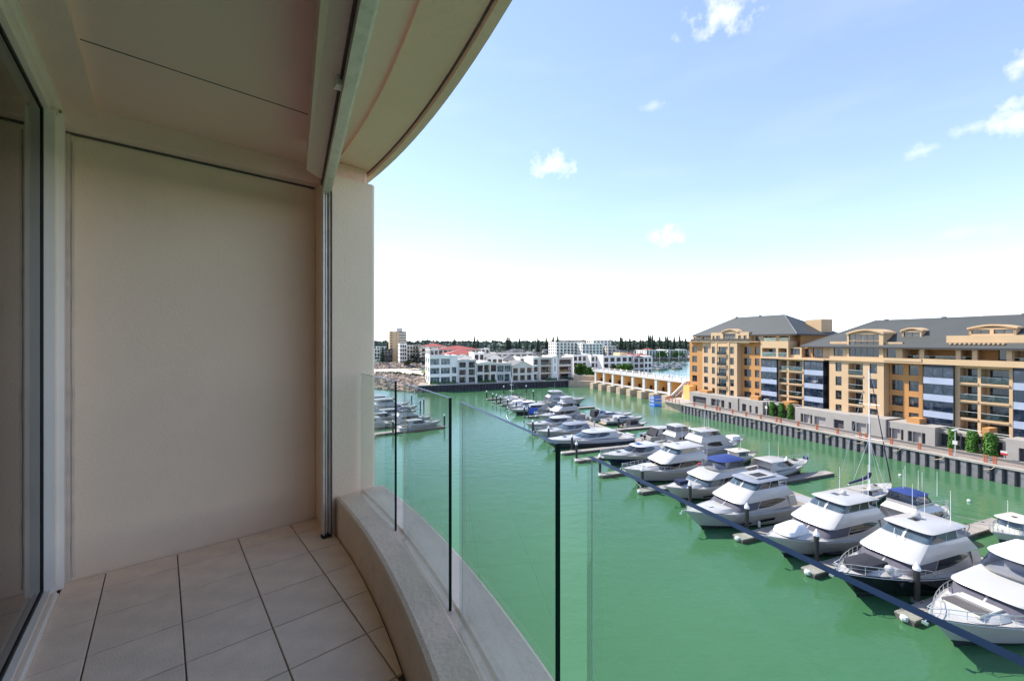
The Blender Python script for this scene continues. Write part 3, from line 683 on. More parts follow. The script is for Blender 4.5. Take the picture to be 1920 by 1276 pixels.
def arch_cap(rt, q, ra, rb, z0, rise, thick, dep, m='ochre_light', name='arch'):
    n = 10; mb = MB(); pts = []
    for i in range(n + 1):
        t = i / n; pts.append((ra + (rb - ra) * t, z0 + rise * math.sin(math.pi * t)))
    for i in range(n):
        (r0, a), (r1, b) = pts[i], pts[i + 1]
        mb.add([(q, r0, a), (q, r1, b), (q, r1, b + thick), (q, r0, a + thick), (q + dep, r0, a), (q + dep, r1, b), (q + dep, r1, b + thick), (q + dep, r0, a + thick)],
               [(0, 1, 2, 3), (3, 2, 6, 7), (0, 4, 5, 1), (4, 7, 6, 5), (1, 5, 6, 2), (0, 3, 7, 4)])
    return mb.build(name, m, rt)

b1 = groot('apartment_building', 'ochre apartment block with large grey hipped roof beside the barrage', 'building', 102, 82, 2.5)
solid(b1, 98.6, 110, 66.6, 97, 2.5, 21.5, 'ochre', 'core')
seg(b1, 95.6, 1293, 1317, 2.5, 20.0, rows(1298, 1307, FL[:5]), 'ochre')
seg(b1, 95.2, 1317, 1333, 2.5, 20.0, rows(1320, 1327.5, FL[:5]))
seg(b1, 94.4, 1333, 1382, 2.5, 20.0, rows(1335, 1340.5, FL[:5]) + rows(1347.5, 1362, FL[:5], lo=.25) + rows(1369, 1376, FL[:5]))
ra, rb = at(1346, 94.4), at(1363.5, 94.4)
for f in FL[:5]:
    MB().box(93.9, 94.4, rb, ra, f + .02, f + .24).build('balcony_slab', 'ochre_light', b1); MB().box(94.0, 94.4, rb, ra, f + 2.5, f + 2.62).build('hood', 'ochre_light', b1)
    g = MB().box(93.95, 93.98, rb + .05, ra - .05, f + .24, f + 1.1).build('balustrade', 'balustrade_glass', b1)
for p in (1343.5, 1366):
    r = at(p, 94.35); MB().box(94.28, 94.4, r - .25, r + .25, 3.4, 19.9).build('pilaster', 'ochre_light', b1)
seg(b1, 96.0, 1382, 1427, 2.5, 19.9, rows(1387, 1391, FL[:5], lo=.7, hi=2.2) + rows(1395, 1408.5, FL[:5]) + rows(1415.5, 1424, FL[:5]), 'ochre')
glass_bay(b1, 94.3, 1427, 1456, 4.35, FL[:4], 97)
seg(b1, 95.0, 1457, 1507, 2.5, 16.1, rows(1461, 1475, FL[:4], 'l', .02, 2.45) + rows(1479, 1504, FL[:4], 'l', .02, 2.45))
glass_bay(b1, 94.0, 1508, 1543, 4.35, FL[:4], 97)
# fifth floor over the glass bays: deep balconies, then the set-back top floor
seg(b1, 94.6, 1426, 1478, 16.1, 20.1, [(1429, 1455, 16.3, 18.4, 'l'), (1459, 1475, 16.3, 18.4, 'l')])
seg(b1, 95.2, 1478, 1503, 16.1, 18.6, [(1481, 1500, 16.9, 18.4, 'w')])
MB().box(93.9, 96, at(1545, 94), at(1426, 94), 15.85, 16.25).build('ledge', 'ochre_light', b1)
for p0, p1 in ((1293, 1317), (1317, 1333), (1333, 1382), (1382, 1427)): MB().box(94.2, 96.2, at(p1, 95), at(p0, 95), 19.86, 20.02).build('ledge', 'ochre_light', b1)
seg(b1, 96.4, 1299, 1333, 19.4, 21.6, [(1301, 1315, 19.9, 21.3, 'w'), (1318, 1331, 19.9, 21.3, 'w')])
seg(b1, 94.7, 1333, 1404, 19.4, 22.5, [(1336, 1340, 20.0, 21.6, 'w'), (1343, 1350, 20.0, 21.6, 'w'), (1356, 1379, 20.0, 22.2, 'w'), (1384, 1390, 20.0, 21.6, 'w'), (1394, 1400, 20.0, 21.6, 'w')])
arch_cap(b1, 94.4, at(1352, 94.5), at(1384, 94.5), 22.4, .75, .3, 5); MB().box(94.9, 100, at(1382, 94.7), at(1354, 94.7), 22.4, 22.95).build('arch_infill', 'ochre_light', b1)
seg(b1, 96.2, 1404, 1481, 19.4, 21.6, [(1406, 1413, 19.9, 21.4, 'w'), (1416, 1426, 19.9, 21.4, 'w'), (1431, 1455, 19.9, 21.3, 'l'), (1461, 1478, 19.9, 21.3, 'l')])
mb = MB(); mb.box(94.4, 94.44, at(1333, 94.4), at(1299, 95.2), 20.02, 20.75); mb.box(94.5, 94.54, at(1404, 94.5), at(1334, 94.5), 20.02, 20.75); mb.build('balustrade', 'balustrade_glass', b1)
facade(b1, (97, 66.62), (109.5, 66.62), 16.0, 21.6, [(2.2, 4.2, 19.6, 21.2, 'w'), (6.4, 8.2, 19.6, 21.2, 'w')], 'ochre', name='end_wall')
hip_roof(b1, 94.9, 110.4, 66.0, 97.8, 21.8, 102.1, 74.2, 88.6, 26.8)
solid(b1, 104.5, 108.5, 66.8, 70.5, 21.5, 25.4, 'ochre_light', 'lift_tower')
for r, z in ((88.4, 26.9), (81, 26.9)): MB().box(101.9, 102.3, r - .3, r + .3, z, z + .25).build('roof_vent', 'roof_trim', b1)
mb = MB(); mb.prism([(94.2, at(1411, 94)), (94.2, at(1427, 94)), (92.2, at(1426, 93)), (92.2, at(1411, 93))], 4.0, 6.4); mb.build('terrace_wall', 'ochre', b1)
MB().box(92.2, 94.4, at(1330, 93), at(1315, 93), 4.2, 6.1).build('terrace_wall', 'ochre', b1)
MB().box(92.0, 95, at(1486, 93), at(1472, 93), 4.2, 6.2).build('terrace_wall', 'ochre', b1)

b2 = groot('apartment_building', 'ochre apartment block with arched dormers and long grey roof behind the sailing yacht mast', 'building', 103, 42, 2.5)
solid(b2, 98.2, 111, 14, 64, 2.5, 18.7, 'ochre', 'core')
seg(b2, 96.0, 1543, 1556, 2.5, 19.0, rows(1551.5, 1553.5, FL[:4], lo=.3, hi=2.4), 'ochre_light')
seg(b2, 94.4, 1555, 1657, 2.5, 16.9, rows(1566.5, 1578, FL[:4]) + rows(1590.5, 1618, FL[:4], 'l', .02, 2.4) + rows(1630.5, 1644.5, FL[:4]))
seg(b2, 96.0, 1657, 1730, 2.5, 16.4, rows(1663, 1668, FL[:4], lo=.7, hi=2.2) + rows(1672, 1693.5, FL[:4]) + rows(1704, 1722.5, FL[:4]), 'ochre')
glass_bay(b2, 94.3, 1731, 1787, 4.35, FL[:4], 97)
seg(b2, 95.0, 1788, 1899, 2.5, 16.3, rows(1799.5, 1833, FL[:4], 'l', .02, 2.45) + rows(1839, 1892, FL[:4], 'l', .02, 2.45))
glass_bay(b2, 94.2, 1900, 1965, 4.35, FL[:4], 97)
seg(b2, 95.0, 1966, 2140, 2.5, 16.3, rows(1976, 2020, FL[:4], 'l', .02, 2.45) + rows(2035, 2120, FL[:4], 'l', .02, 2.45))
MB().box(94.0, 96.4, at(2140, 94.4), at(1504, 94.4), 16.0, 16.35).build('ledge', 'ochre_light', b2)
MB().box(93.9, 94.3, at(1728, 94), at(1657, 94), 16.35, 16.9).build('parapet', 'ochre_light', b2)
MB().box(94.0, 94.4, at(2140, 94), at(1729, 94), 16.35, 16.95).build('parapet', 'ochre_light', b2)
# top storey
seg(b2, 96.2, 1505, 1556, 16.3, 18.7, [(1509, 1520, 16.5, 18.4, 'w'), (1524, 1550, 16.5, 18.4, 'w')], 'ochre')
seg(b2, 94.9, 1556, 1590, 16.6, 20.0, [(1563, 1580, 16.95, 19.1, 'w')])
seg(b2, 94.6, 1588, 1656, 16.6, 21.5, [(1591.5, 1648, 16.95, 18.7, 'w'), (1591.5, 1648, 18.9, 20.1, 'w'), (1591.5, 1648, 20.2, 21.4, 'w')], back=101)
arch_cap(b2, 94.3, at(1587, 94.4), at(1657, 94.4), 21.4, .75, .35, 6); MB().box(94.8, 101, at(1654, 94.6), at(1590, 94.6), 21.4, 21.95).build('arch_infill', 'ochre_light', b2)
seg(b2, 95.0, 1656, 1692, 16.6, 19.9, [(1662, 1680, 16.95, 18.9, 'w')])
seg(b2, 96.6, 1692, 1832, 16.3, 18.7, [(1696, 1722, 16.4, 18.5, 'l'), (1732, 1792, 16.4, 18.5, 'l'), (1803, 1822, 16.4, 18.5, 'l')])
seg(b2, 97.6, 1836, 1895, 16.3, 19.6, [(1872, 1888, 16.5, 18.8, 'w')], 'ochre')
seg(b2, 96.0, 1895, 2140, 16.3, 18.7, [(1902, 1960, 16.4, 18.5, 'l'), (1975, 2050, 16.4, 18.5, 'l')])
for p in (1729, 1797, 1828, 1893): r = at(p, 95.0); MB().box(94.9, 95.3, r - .3, r + .3, 16.3, 18.7).build('column', 'ochre_light', b2)
hip_roof(b2, 94.0, 112, 12, 64.6, 18.95, 103, 22, 54.9, 24.4)
# dormers
def dormer(p0, p1, q, z0, z1, n):
    ra, rb = at(p0, q), at(p1, q)
    facade(b2, (q, ra), (q, rb), z0, z1, [((ra - rb) * (i / n + .04), (ra - rb) * ((i + 1) / n - .04), z0 + .25, z1 - .15, 'w') for i in range(n)], 'ochre_light', name='dormer_front')
    mb = MB(); mb.box(q, q + 6, rb - .02, rb + .25, z0, z1); mb.box(q, q + 6, ra - .25, ra + .02, z0, z1); mb.build('dormer_cheek', 'ochre_light', b2)
    arch_cap(b2, q - .2, ra + .2, rb - .2, z1 - .05, .5, .28, 6, name='dormer_arch'); MB().box(q + .05, q + 6, rb, ra, z1 - .05, z1 + .25).build('arch_infill', 'ochre_light', b2)
dormer(1691, 1728, 97.2, 20.6, 21.9, 1)
dormer(1817, 1905, 97.4, 21.0, 22.1, 2)
MB().box(95.4, 99.5, at(2000, 96), at(1778, 96), 19.75, 21.0).build('pergola_beam', 'ochre_light', b2)
for p in range(1790, 1890, 9): r = at(p, 96); MB().box(94.6, 97.4, r - .12, r + .12, 19.5, 19.74).build('pergola_slat', 'ochre_light', b2)
for p0, p1 in ((1705, 1729), (1846, 1860)): MB().box(92.2, 94.6, at(p1, 93), at(p0, 93), 4.3, 6.4).build('terrace_wall', 'ochre', b2)
for r in (53, 44, 34): MB().box(102.8, 103.2, r - .3, r + .3, 24.4, 24.7).build('roof_vent', 'roof_trim', b2)

# white balcony furniture that can be told apart on the near balconies
def chair_at(px, q, z, k):
    o = groot('balcony_chair', 'white chair on a balcony of the ochre apartment block', 'chair', q, at(px, q), z, 'white balcony chairs'); r = at(px, q)
    MB().box(q - .3, q + .3, r - .3, r + .3, z + .35, z + .45).build('seat', 'white_paint', o); MB().box(q + .22, q + .3, r - .3, r + .3, z + .45, z + .95).build('backrest', 'white_paint', o)
    for a in (-.26, .26):
        for b in (-.26, .26): MB().box(q + a - .03, q + a + .03, r + b - .03, r + b + .03, z, z + .35).build('leg', 'white_paint', o)
for k, (px, fl) in enumerate(((1806, 3), (1818, 3), (1806, 2), (1592.5, 3), (1594, 2), (1613, 1), (1468, 3), (1495, 1), (1486, 3), (1870, 3), (1858, 2))): chair_at(px, 96.0, FL[fl] + .03, k)

# podium: grey wall with garages, hedges, lamp posts
pd = groot('podium_wall', 'long grey podium wall with dark garage openings along the promenade', 'wall', 92, 55, 2.4)
def pods(p0, p1, z1, ops, q=90.8): return seg(pd, q, p0, p1, 2.4, z1, ops, 'podium', back=98)
def gar(p0, p1): return (p0, p1, 2.45, 4.35, 'g')
pods(1293, 1384, 5.4, [gar(1299, 1324), (1333, 1342, 2.45, 4.4, 'g'), (1343, 1351, 2.45, 4.4, 'g', 'podium'), (1352, 1358, 2.45, 4.4, 'g'), (1366, 1371, 2.45, 4.2, 'g')])
MB().box(90.7, 98, at(1385.5, 90.8), at(1384, 90.8), 2.4, 5.5).build('pier', 'podium_dark', pd)
pods(1386, 1430, 5.5, [gar(1391, 1399), (1405, 1409, 2.45, 4.2, 'g'), (1416, 1421, 2.45, 4.2, 'g')])
pods(1430, 1491, 5.2, [(1438, 1485, 2.45, 4.7, 'g')], 92.2)
pods(1491, 1592, 5.5, [(1501, 1506, 2.45, 4.3, 'g'), (1507, 1518, 2.45, 4.3, 'g', 'podium'), (1519, 1523, 2.45, 4.3, 'g'), (1527, 1548, 2.45, 4.2, 'g', 'podium'), (1563, 1582, 2.45, 4.2, 'g')])
pods(1592, 1662, 5.7, [(1597, 1604, 2.45, 4.4, 'g'), (1605, 1624, 2.45, 4.3, 'g', 'podium'), (1626, 1632, 2.45, 4.4, 'g')])
MB().box(90.6, 98, at(1665, 90.8), at(1662, 90.8), 2.4, 5.6).build('pier', 'podium_dark', pd)
pods(1665, 1753, 5.5, [(1667, 1671, 2.45, 4.3, 'g'), (1672, 1688, 2.45, 4.3, 'g', 'podium'), (1689, 1694, 2.45, 4.3, 'g'), (1702, 1710, 2.45, 4.3, 'g'), (1711, 1727, 2.45, 4.3, 'g', 'podium'), (1728, 1735, 2.45, 4.3, 'g')])
pods(1753, 1886, 5.0, [(1760, 1800, 2.45, 4.5, 'g'), (1802, 1840, 2.45, 4.5, 'g'), (1842, 1880, 2.45, 4.5, 'g')], 92.4)
pods(1886, 2120, 5.5, [(1910, 1935, 2.45, 4.4, 'g'), (1960, 2000, 2.45, 4.3, 'g')])
MB().box(98, 100, 14, 97, 2.4, 4.4).build('podium_core', 'podium', pd)
for p0, p1 in ((1440, 1500), (1760, 1895)):
    mb = MB(); a, b = at(p0, 92.4), at(p1, 92.4)
    for z in (5.35, 5.75): mb.tube([(92.5, a, z), (92.5, b, z)], .035, 5)
    n = int((a - b) / 2)
    for i in range(n + 1): mb.tube([(92.5, a + (b - a) * i / n, 5.0), (92.5, a + (b - a) * i / n, 5.75)], .03, 5)
    mb.build('terrace_rail', 'frame_white', pd)
def hedge(px, q, w, h, lb, grp):
    r = at(px, q); o = groot('hedge_column', lb, 'hedge', q, r, 2.4, grp); rng = random.Random(int(px))
    MB().tube([(q, r, 2.4), (q, r, 2.4 + h * .8)], .1, 6).build('stem', 'bark', o)
    mb = MB(); mb.lathe([(w * .40, 2.5), (w * .44, 2.5 + h * .8), (w * .3, 2.4 + h * .93)], q, r, 10); mb.build('inner_foliage', 'leaf_ivy', o)
    mb = MB(); n = int(700 * w * h / 4)
    for k in range(n):
        t = rng.random(); a = rng.uniform(0, 6.283); z = 2.45 + h * t; rad = w * .5 * (1.06 - .35 * max(0, t - .8) / .2) * rng.uniform(.85, 1.1) * (1 + .1 * math.sin(a * 3 + t * 7))
        c = Vector((q + rad * math.cos(a), r + rad * math.sin(a), z)); s = .13
        u = Vector((rng.uniform(-1, 1), rng.uniform(-1, 1), rng.uniform(-1, 1))).normalized() * s; v = u.cross(Vector((math.cos(a), math.sin(a), .4))).normalized() * s * .7
        mb.quad(c - u - v, c + u - v, c + u + v, c - u + v)
    mb.build('foliage', 'leaf_ivy', o)
for px in (1448, 1465, 1482): hedge(px, 91.7, 1.05, 3.3, 'clipped green ivy column on the podium between the two blocks', 'ivy columns by the far recess')
for px, w in ((1786, .9), (1823, 1.15), (1857, 1.3)): hedge(px, 91.6, w, 3.3, 'clipped green ivy column beside the white promenade lamp', 'ivy columns by the near recess')
def lamp(px, q, lb, sign):
    r = at(px, q); o = groot('street_lamp', lb, 'lamp', q, r, 2.4)
    MB().tube([(q, r, 2.4), (q, r, 6.4)], .06, 8, r1=.045).build('pole', 'frame_white', o)
    MB().box(q - .7, q + .7, r - .16, r + .16, 6.35, 6.5).build('lamp_head', 'frame_white', o)
    if sign: MB().box(q - .1, q - .07, r - .28, r + .28, 4.2, 4.8).build('notice_plate', 'white_paint', o)
lamp(1791, 85.9, 'white promenade lamp post carrying a small notice plate', True); lamp(1437, 90.0, 'white lamp post by the ivy columns between the two blocks', True)
o = groot('warning_sign', 'small red and white sign at the foot of the podium', 'sign', 90.2, at(1883, 90.2), 2.4); r = at(1883, 90.2)
MB().tube([(90.2, r, 2.4), (90.2, r, 3.5)], .03, 6).build('post', 'frame_white', o); MB().box(90.1, 90.17, r - .35, r + .35, 3.1, 3.4).build('red_plate', 'red_paint', o); MB().box(90.1, 90.17, r - .35, r + .35, 3.4, 3.7).build('white_plate', 'white_paint', o)

t = groot('grey_tower', 'pale grey tower top rising behind the long ochre block', 'building', 172, 58, 2.4)
solid(t, 166.2, 182, 50, 62, 2.4, 26.6, 'grey_render', 'block'); solid(t, 165.6, 183, 49.4, 62.6, 26.6, 28.0, 'white_render', 'roof_slab'); solid(t, 168.5, 175, 54.5, 60.5, 28.0, 30.4, 'grey_render', 'plant_room')
facade(t, (166.1, 62), (166.1, 50), 21.5, 26.5, [(.6 + k * 2.3, 2.4 + k * 2.3, 24.2, 26.0, 'w') for k in range(5)], 'grey_render', name='top_storey')
# ------------------------------------------------------------------ far shore houses and blocks
def qa(px, r):
    a = (px - 960) / F; return (ct * a + st) * r / (ct - st * a)
def zq(py, px, r):
    a = (px - 960) / F; Y = r / (ct - st * a); return 20 - (py - 640) / F * Y
def house(name, label, cat, px0, px1, r, ptop, floors, cols, wm, roof='flat', depth=11, kinds=None, pane='pane_dark', frame='frame_dark', z0=2.5, gap=.16, side=0, group=None, rm='grey_roof', hgt=(.12, .82), sidewm=None):
    """front faces the water (towards -r); left flank towards -q. kinds: string per floor from the bottom, w window, l balcony, - blank"""
    q0, q1 = qa(px0, r), qa(px1, r); z1 = zq(ptop, (px0 + px1) / 2, r); fh = (z1 - z0) / floors; w = (q1 - q0) / cols
    o = groot(name, label, cat, (q0 + q1) / 2, r + depth / 2, z0, group)
    ops = []
    for f in range(floors):
        for c in range(cols):
            k = (kinds[f] if isinstance(kinds[f], str) and len(kinds[f]) == 1 else kinds[f][c]) if kinds else 'w'
            if k == '-': continue
            lo, hi = (.06, .86) if k == 'l' else hgt
            ops.append((w * (c + gap), w * (c + 1 - gap), z0 + fh * (f + lo), z0 + fh * (f + hi), k))
    facade(o, (q0, r), (q1, r), z0, z1, ops, wm, pane=pane, frame=frame, bal_h=.9)
    sw = sidewm or wm
    if side:
        facade(o, (q0, r + depth), (q0, r), z0, z1, [(depth * (c + .25) / side, depth * (c + .75) / side, z0 + fh * (f + .25), z0 + fh * (f + .8), 'w') for f in range(floors) for c in range(side)], sw, pane=pane, frame=frame, name='side_wall')
    mb = MB()
    if not side: mb.quad((q0, r + depth, z0), (q0, r, z0), (q0, r, z1), (q0, r + depth, z1))
    mb.quad((q1, r, z0), (q1, r + depth, z0), (q1, r + depth, z1), (q1, r, z1)); mb.quad((q1, r + depth, z0), (q0, r + depth, z0), (q0, r + depth, z1), (q1, r + depth, z1))
    mb.quad((q0, r, z1), (q1, r, z1), (q1, r + depth, z1), (q0, r + depth, z1)); mb.build('flank', sw, o)
    if roof == 'flat':
        mb = MB(); mb.box(q0 - .1, q1 + .1, r - .12, r + .25, z1, z1 + .5); mb.box(q0 - .1, q0 + .2, r + .25, r + depth, z1, z1 + .5); mb.box(q1 - .2, q1 + .1, r + .25, r + depth, z1, z1 + .5); mb.build('parapet', wm, o)
    elif roof == 'gable':
        h = (q1 - q0) * .26; qm = (q0 + q1) / 2; mb = MB()
        mb.quad((q0 - .3, r - .4, z1), (qm, r - .4, z1 + h), (qm, r + depth, z1 + h), (q0 - .3, r + depth, z1)); mb.quad((qm, r - .4, z1 + h), (q1 + .3, r - .4, z1), (q1 + .3, r + depth, z1), (qm, r + depth, z1 + h)); rf = mb.build('roof', rm, o)
        MB().add([(q0, r, z1), (q1, r, z1), (qm, r, z1 + h - .1)], [(0, 1, 2)]).build('gable', wm, o); MB().add([(q0, r + depth, z1), (q1, r + depth, z1), (qm, r + depth, z1 + h - .1)], [(0, 2, 1)]).build('gable', wm, o)
    elif roof == 'hip':
        hip_roof(o, q0 - .4, q1 + .4, r - .4, r + depth + .4, z1, (q0 + q1) / 2, r + depth * .4, r + depth * .6, z1 + min(3, (q1 - q0) * .22), rm, .15)
    elif roof == 'vault':
        n = 8; mb = MB(); h = .9
        for i in range(n):
            t0, t1 = i / n, (i + 1) / n; a0, a1 = q0 - .2 + (q1 - q0 + .4) * t0, q0 - .2 + (q1 - q0 + .4) * t1; y0, y1 = z1 + h * math.sin(math.pi * t0), z1 + h * math.sin(math.pi * t1)
            mb.quad((a0, r - .4, y0), (a1, r - .4, y1), (a1, r + depth, y1), (a0, r + depth, y0)); mb.quad((a0, r - .2, z1), (a1, r - .2, z1), (a1, r - .2, y1), (a0, r - .2, y0))
        mb.build('roof', rm, o)
    return o
G1 = 'waterfront townhouses above the dark piling'
h1 = house('townhouse', 'white three storey house with large green glass walls at the row end', 'house', 805.5, 845, 169, 668, 3, 2, 'white_render', kinds=['w', 'w', 'w'], pane='pane_green', frame='frame_white', gap=.07, side=2, group=G1, hgt=(.1, .76))
house('townhouse', 'narrow white wing with single windows beside the glass walled house', 'house', 845.3, 858, 169.4, 668, 3, 1, 'white_render', kinds=['w', 'w', '-'], pane='pane_green', frame='frame_white', group=G1)
house('townhouse', 'pale grey townhouse with balconies and a dark gabled roof', 'house', 858.4, 893.5, 169, 676, 3, 2, 'grey_render', kinds=['lw', 'wl', 'wl'], roof='flat', group=G1, hgt=(.1, .8))
house('townhouse', 'cream townhouse with low curved roof and three window bays', 'house', 894, 931.5, 169, 681, 2, 3, 'cream_render', roof='vault', kinds=['wlw', 'wlw'], rm='white_render', group=G1, gap=.1)
house('townhouse', 'pale blue townhouse with green glazed upper storey', 'house', 932, 958.5, 169, 682, 2, 2, 'grey_render', kinds=['wl', 'ww'], pane='pane_green', roof='flat', group=G1, gap=.06, frame='frame_white')
house('townhouse', 'cream gabled townhouse with dark grey roof', 'house', 960, 999, 169, 687, 2, 3, 'cream_render', roof='gable', kinds=['w', 'w'], group=G1)
house('townhouse', 'white townhouse with small square windows beside the pinkish pair', 'house', 999.5, 1010, 170, 671, 3, 1, 'white_render', group=G1, kinds=['l', 'w', 'w'])
house('townhouse', 'pinkish townhouse with deep full width balconies', 'house', 1011, 1036, 169, 671, 3, 1, 'pink_render', kinds=['l', 'l', 'l'], group=G1, gap=.12)
house('stair_tower', 'narrow pale stair block between the two pinkish townhouses', 'house', 1036.3, 1045, 168.6, 669, 3, 1, 'white_render', kinds=['-', 'w', 'w'], group=G1, gap=.4)
house('townhouse', 'pinkish white townhouse beside the round green tree', 'house', 1045.3, 1074, 169, 671, 3, 1, 'pink_render', kinds=['l', 'l', 'w'], group=G1, gap=.12)
# second row
G2 = 'houses behind the waterfront row'
rows2 = [('house', 'white house with dark gable front behind the grey townhouse', 862, 886, 186, 671, 3, 2, 'white_render', 'gable'), ('house', 'white flat roofed house with one dark wall behind the cream townhouse', 889, 908, 190, 662, 3, 2, 'white_render', 'flat'),
         ('house', 'white gabled house behind the cream curved roof townhouse', 912, 943, 190, 671, 3, 3, 'white_render', 'gable'), ('house', 'long pale house with green glazing under a flat roof', 930, 1000, 214, 662, 3, 6, 'grey_render', 'flat'),
         ('house', 'white house with hipped grey roof behind the blue townhouse', 944, 978, 192, 674, 3, 3, 'white_render', 'hip'), ('house', 'tall white rendered house behind the gabled cream townhouse', 974, 1003, 186, 670, 3, 2, 'white_render', 'flat'),
         ('house', 'blank white walled house behind the round green tree', 1075, 1108, 196, 666, 3, 4, 'white_render', 'flat'), ('house', 'white terrace house with stepped balconies near the barrage', 1108, 1131, 192, 667, 3, 3, 'white_render', 'flat'),
         ('house', 'modern white house with wide dark windows behind the barrage', 1131, 1188, 186, 668, 3, 5, 'white_render', 'flat'), ('house', 'modern grey house with blue glass corner behind the barrage', 1188, 1208, 184, 670, 3, 2, 'grey_render', 'vault'),
         ('house', 'white slab sided house end beside the back basin', 1208, 1222, 184, 669, 3, 2, 'white_render', 'flat')]
for nm, lb, a, b, r, tp, fl, cl, m, rf in rows2: house(nm, lb, 'house', a, b, r, tp, fl, cl, m, rf, group=G2, depth=10)
MB_roof = groot('roof_terrace', 'orange tan lift housing on the modern white house roof', 'roof housing', qa(1165, 190), 190, 8.2)
solid(MB_roof, qa(1158, 190), qa(1172, 190), 188, 194, zq(668, 1165, 190) - .4, zq(661, 1165, 190), 'tan_brick', 'housing')
G3 = 'mid distance buildings'
mid = [('apartment_building', 'white balcony apartments beside the tan tower', 750, 762, 330, 645, 5, 3, 'white_render', 'flat'), ('apartment_building', 'beige apartments behind the tall Norfolk pine', 763, 790, 326, 648, 5, 5, 'cream_render', 'flat'),
       ('apartment_building', 'cream low flats with orange balconies beside the lawn', 790, 806, 310, 652, 4, 2, 'cream_render', 'flat'), ('house', 'pale modern house behind the glass walled townhouse', 806, 822, 225, 655, 4, 2, 'grey_render', 'flat'),
       ('shed', 'long beige hall under a red hipped roof', 822, 900, 300, 655, 3, 9, 'pink_render', 'hipred'), ('shed', 'beige building with bright red roof behind the townhouses', 838, 905, 240, 664, 3, 7, 'pink_render', 'hipred'),
       ('shed', 'low building with faded red roof near the pine trees', 792, 838, 420, 649, 2, 5, 'cream_render', 'hipred'), ('apartment_building', 'white flats behind the red roofs', 880, 918, 330, 654, 3, 5, 'white_render', 'flat'),
       ('apartment_building', 'white seaside block on the coast by the pine', 706, 726, 520, 650, 4, 4, 'white_render', 'flat'), ('apartment_building', 'low white house on the coast road', 702, 712, 420, 655, 3, 2, 'white_render', 'hip'),
       ('apartment_building', 'purple brown block at the foot of the tan tower', 718, 736, 360, 655, 4, 3, 'dark_clad', 'flat'),
       ('apartment_building', 'white six storey apartments with dark glazed top', 1043, 1096, 330, 642, 6, 8, 'white_render', 'flat'), ('apartment_building', 'dark clad apartment core between two white blocks', 1062, 1098, 345, 639, 6, 5, 'dark_clad', 'flat'),
       ('apartment_building', 'white stepped apartments with red brick strip', 1092, 1130, 320, 645, 6, 6, 'white_render', 'flat'), ('apartment_building', 'tallest white stepped apartment block against the trees', 1112, 1146, 335, 638, 7, 5, 'white_render', 'flat'),
       ('apartment_building', 'end of the stepped white apartments with grey fins', 1140, 1155, 322, 649, 5, 2, 'grey_render', 'flat'),
       ('apartment_building', 'long white balcony flats across the back basin', 1212, 1250, 345, 657, 4, 7, 'white_render', 'flat'), ('apartment_building', 'white balcony flats nearest the ochre block across the basin', 1252, 1287, 340, 656, 4, 7, 'white_render', 'flat')]
for nm, lb, a, b, r, tp, fl, cl, m, rf in mid:
    red = rf == 'hipred'
    o = house(nm, lb, 'building', a, b, r, tp, fl, cl, m, 'hip' if red else rf, depth=16, side=4, group=G3, rm='red_roof' if red else 'grey_roof', kinds=['l' if (cl > 4 and not red) else 'w'] * fl, gap=.14)
# tan tower
def tower():
    r = 366; q0, q1 = qa(731, r), qa(762, r); z1 = zq(621, 746, r); fh = (z1 - 3) / 11; w = q1 - q0
    o = groot('tower_block', 'tall tan brick apartment tower on the coast', 'building', (q0 + q1) / 2, r + 8, 2.5)
    ops = []
    for f in range(11):
        z = 3 + fh * f
        ops += [(w * .02, w * .15, z + fh * .25, z + fh * .85, 'w'), (w * .38, w * .42, z + fh * .35, z + fh * .75, 'w'), (w * .55, w * .98, z + fh * .3, z + fh * .85, 'w')]
    facade(o, (q0, r), (q1, r), 2.5, z1, ops, 'tan_brick', depth=.5); mb = MB(); mb.box(q0, q1, r + .6, r + 16, 2.5, z1 - .02); mb.build('block', 'tan_brick', o)
    solid(o, q0 + w * .42, q0 + w * .78, r + 2, r + 9, z1, zq(614.5, 746, r), 'grey_render', 'plant_room')
    for f in range(11): MB().box(q0 + w * .54, q1 + .3, r - .35, r + .02, 3 + fh * f - .1, 3 + fh * f + fh * .28).build('balcony_front', 'cream_render', o)
tower()
# low suburb roofs far away
rs = random.Random(21)
for k in range(46):
    px = rs.uniform(905, 1290); r = rs.uniform(250, 560) if px > 960 else rs.uniform(330, 600)
    if 1030 < px < 1165 and r < 360 or px > 1205 and r < 370: r += 200
    q = qa(px, r); w = rs.uniform(5, 9); z1 = 2.5 + rs.uniform(3.2, 6.5)
    o = groot('suburban_house', 'small pale suburban house among the far trees', 'house', q, r, 2.5, 'far suburban houses')
    mb = MB(); mb.box(q - w, q + w, r - 4, r + 4, 2.5, z1); mb.build('wall', rs.choice(['white_render', 'cream_render', 'grey_render', 'pink_render']), o)
    for c in range(3): MB().box(q - w + w * .25 + c * w * .65, q - w + w * .55 + c * w * .65, r - 4.06, r - 3.95, z1 - 1.9, z1 - .6).build('window', 'pane_dark', o)
    hip_roof(o, q - w - .5, q + w + .5, r - 4.5, r + 4.5, z1, q, r - .2, r + .2, z1 + 2, rs.choice(['grey_roof', 'grey_roof', 'red_roof', 'slate_roof']), .12)

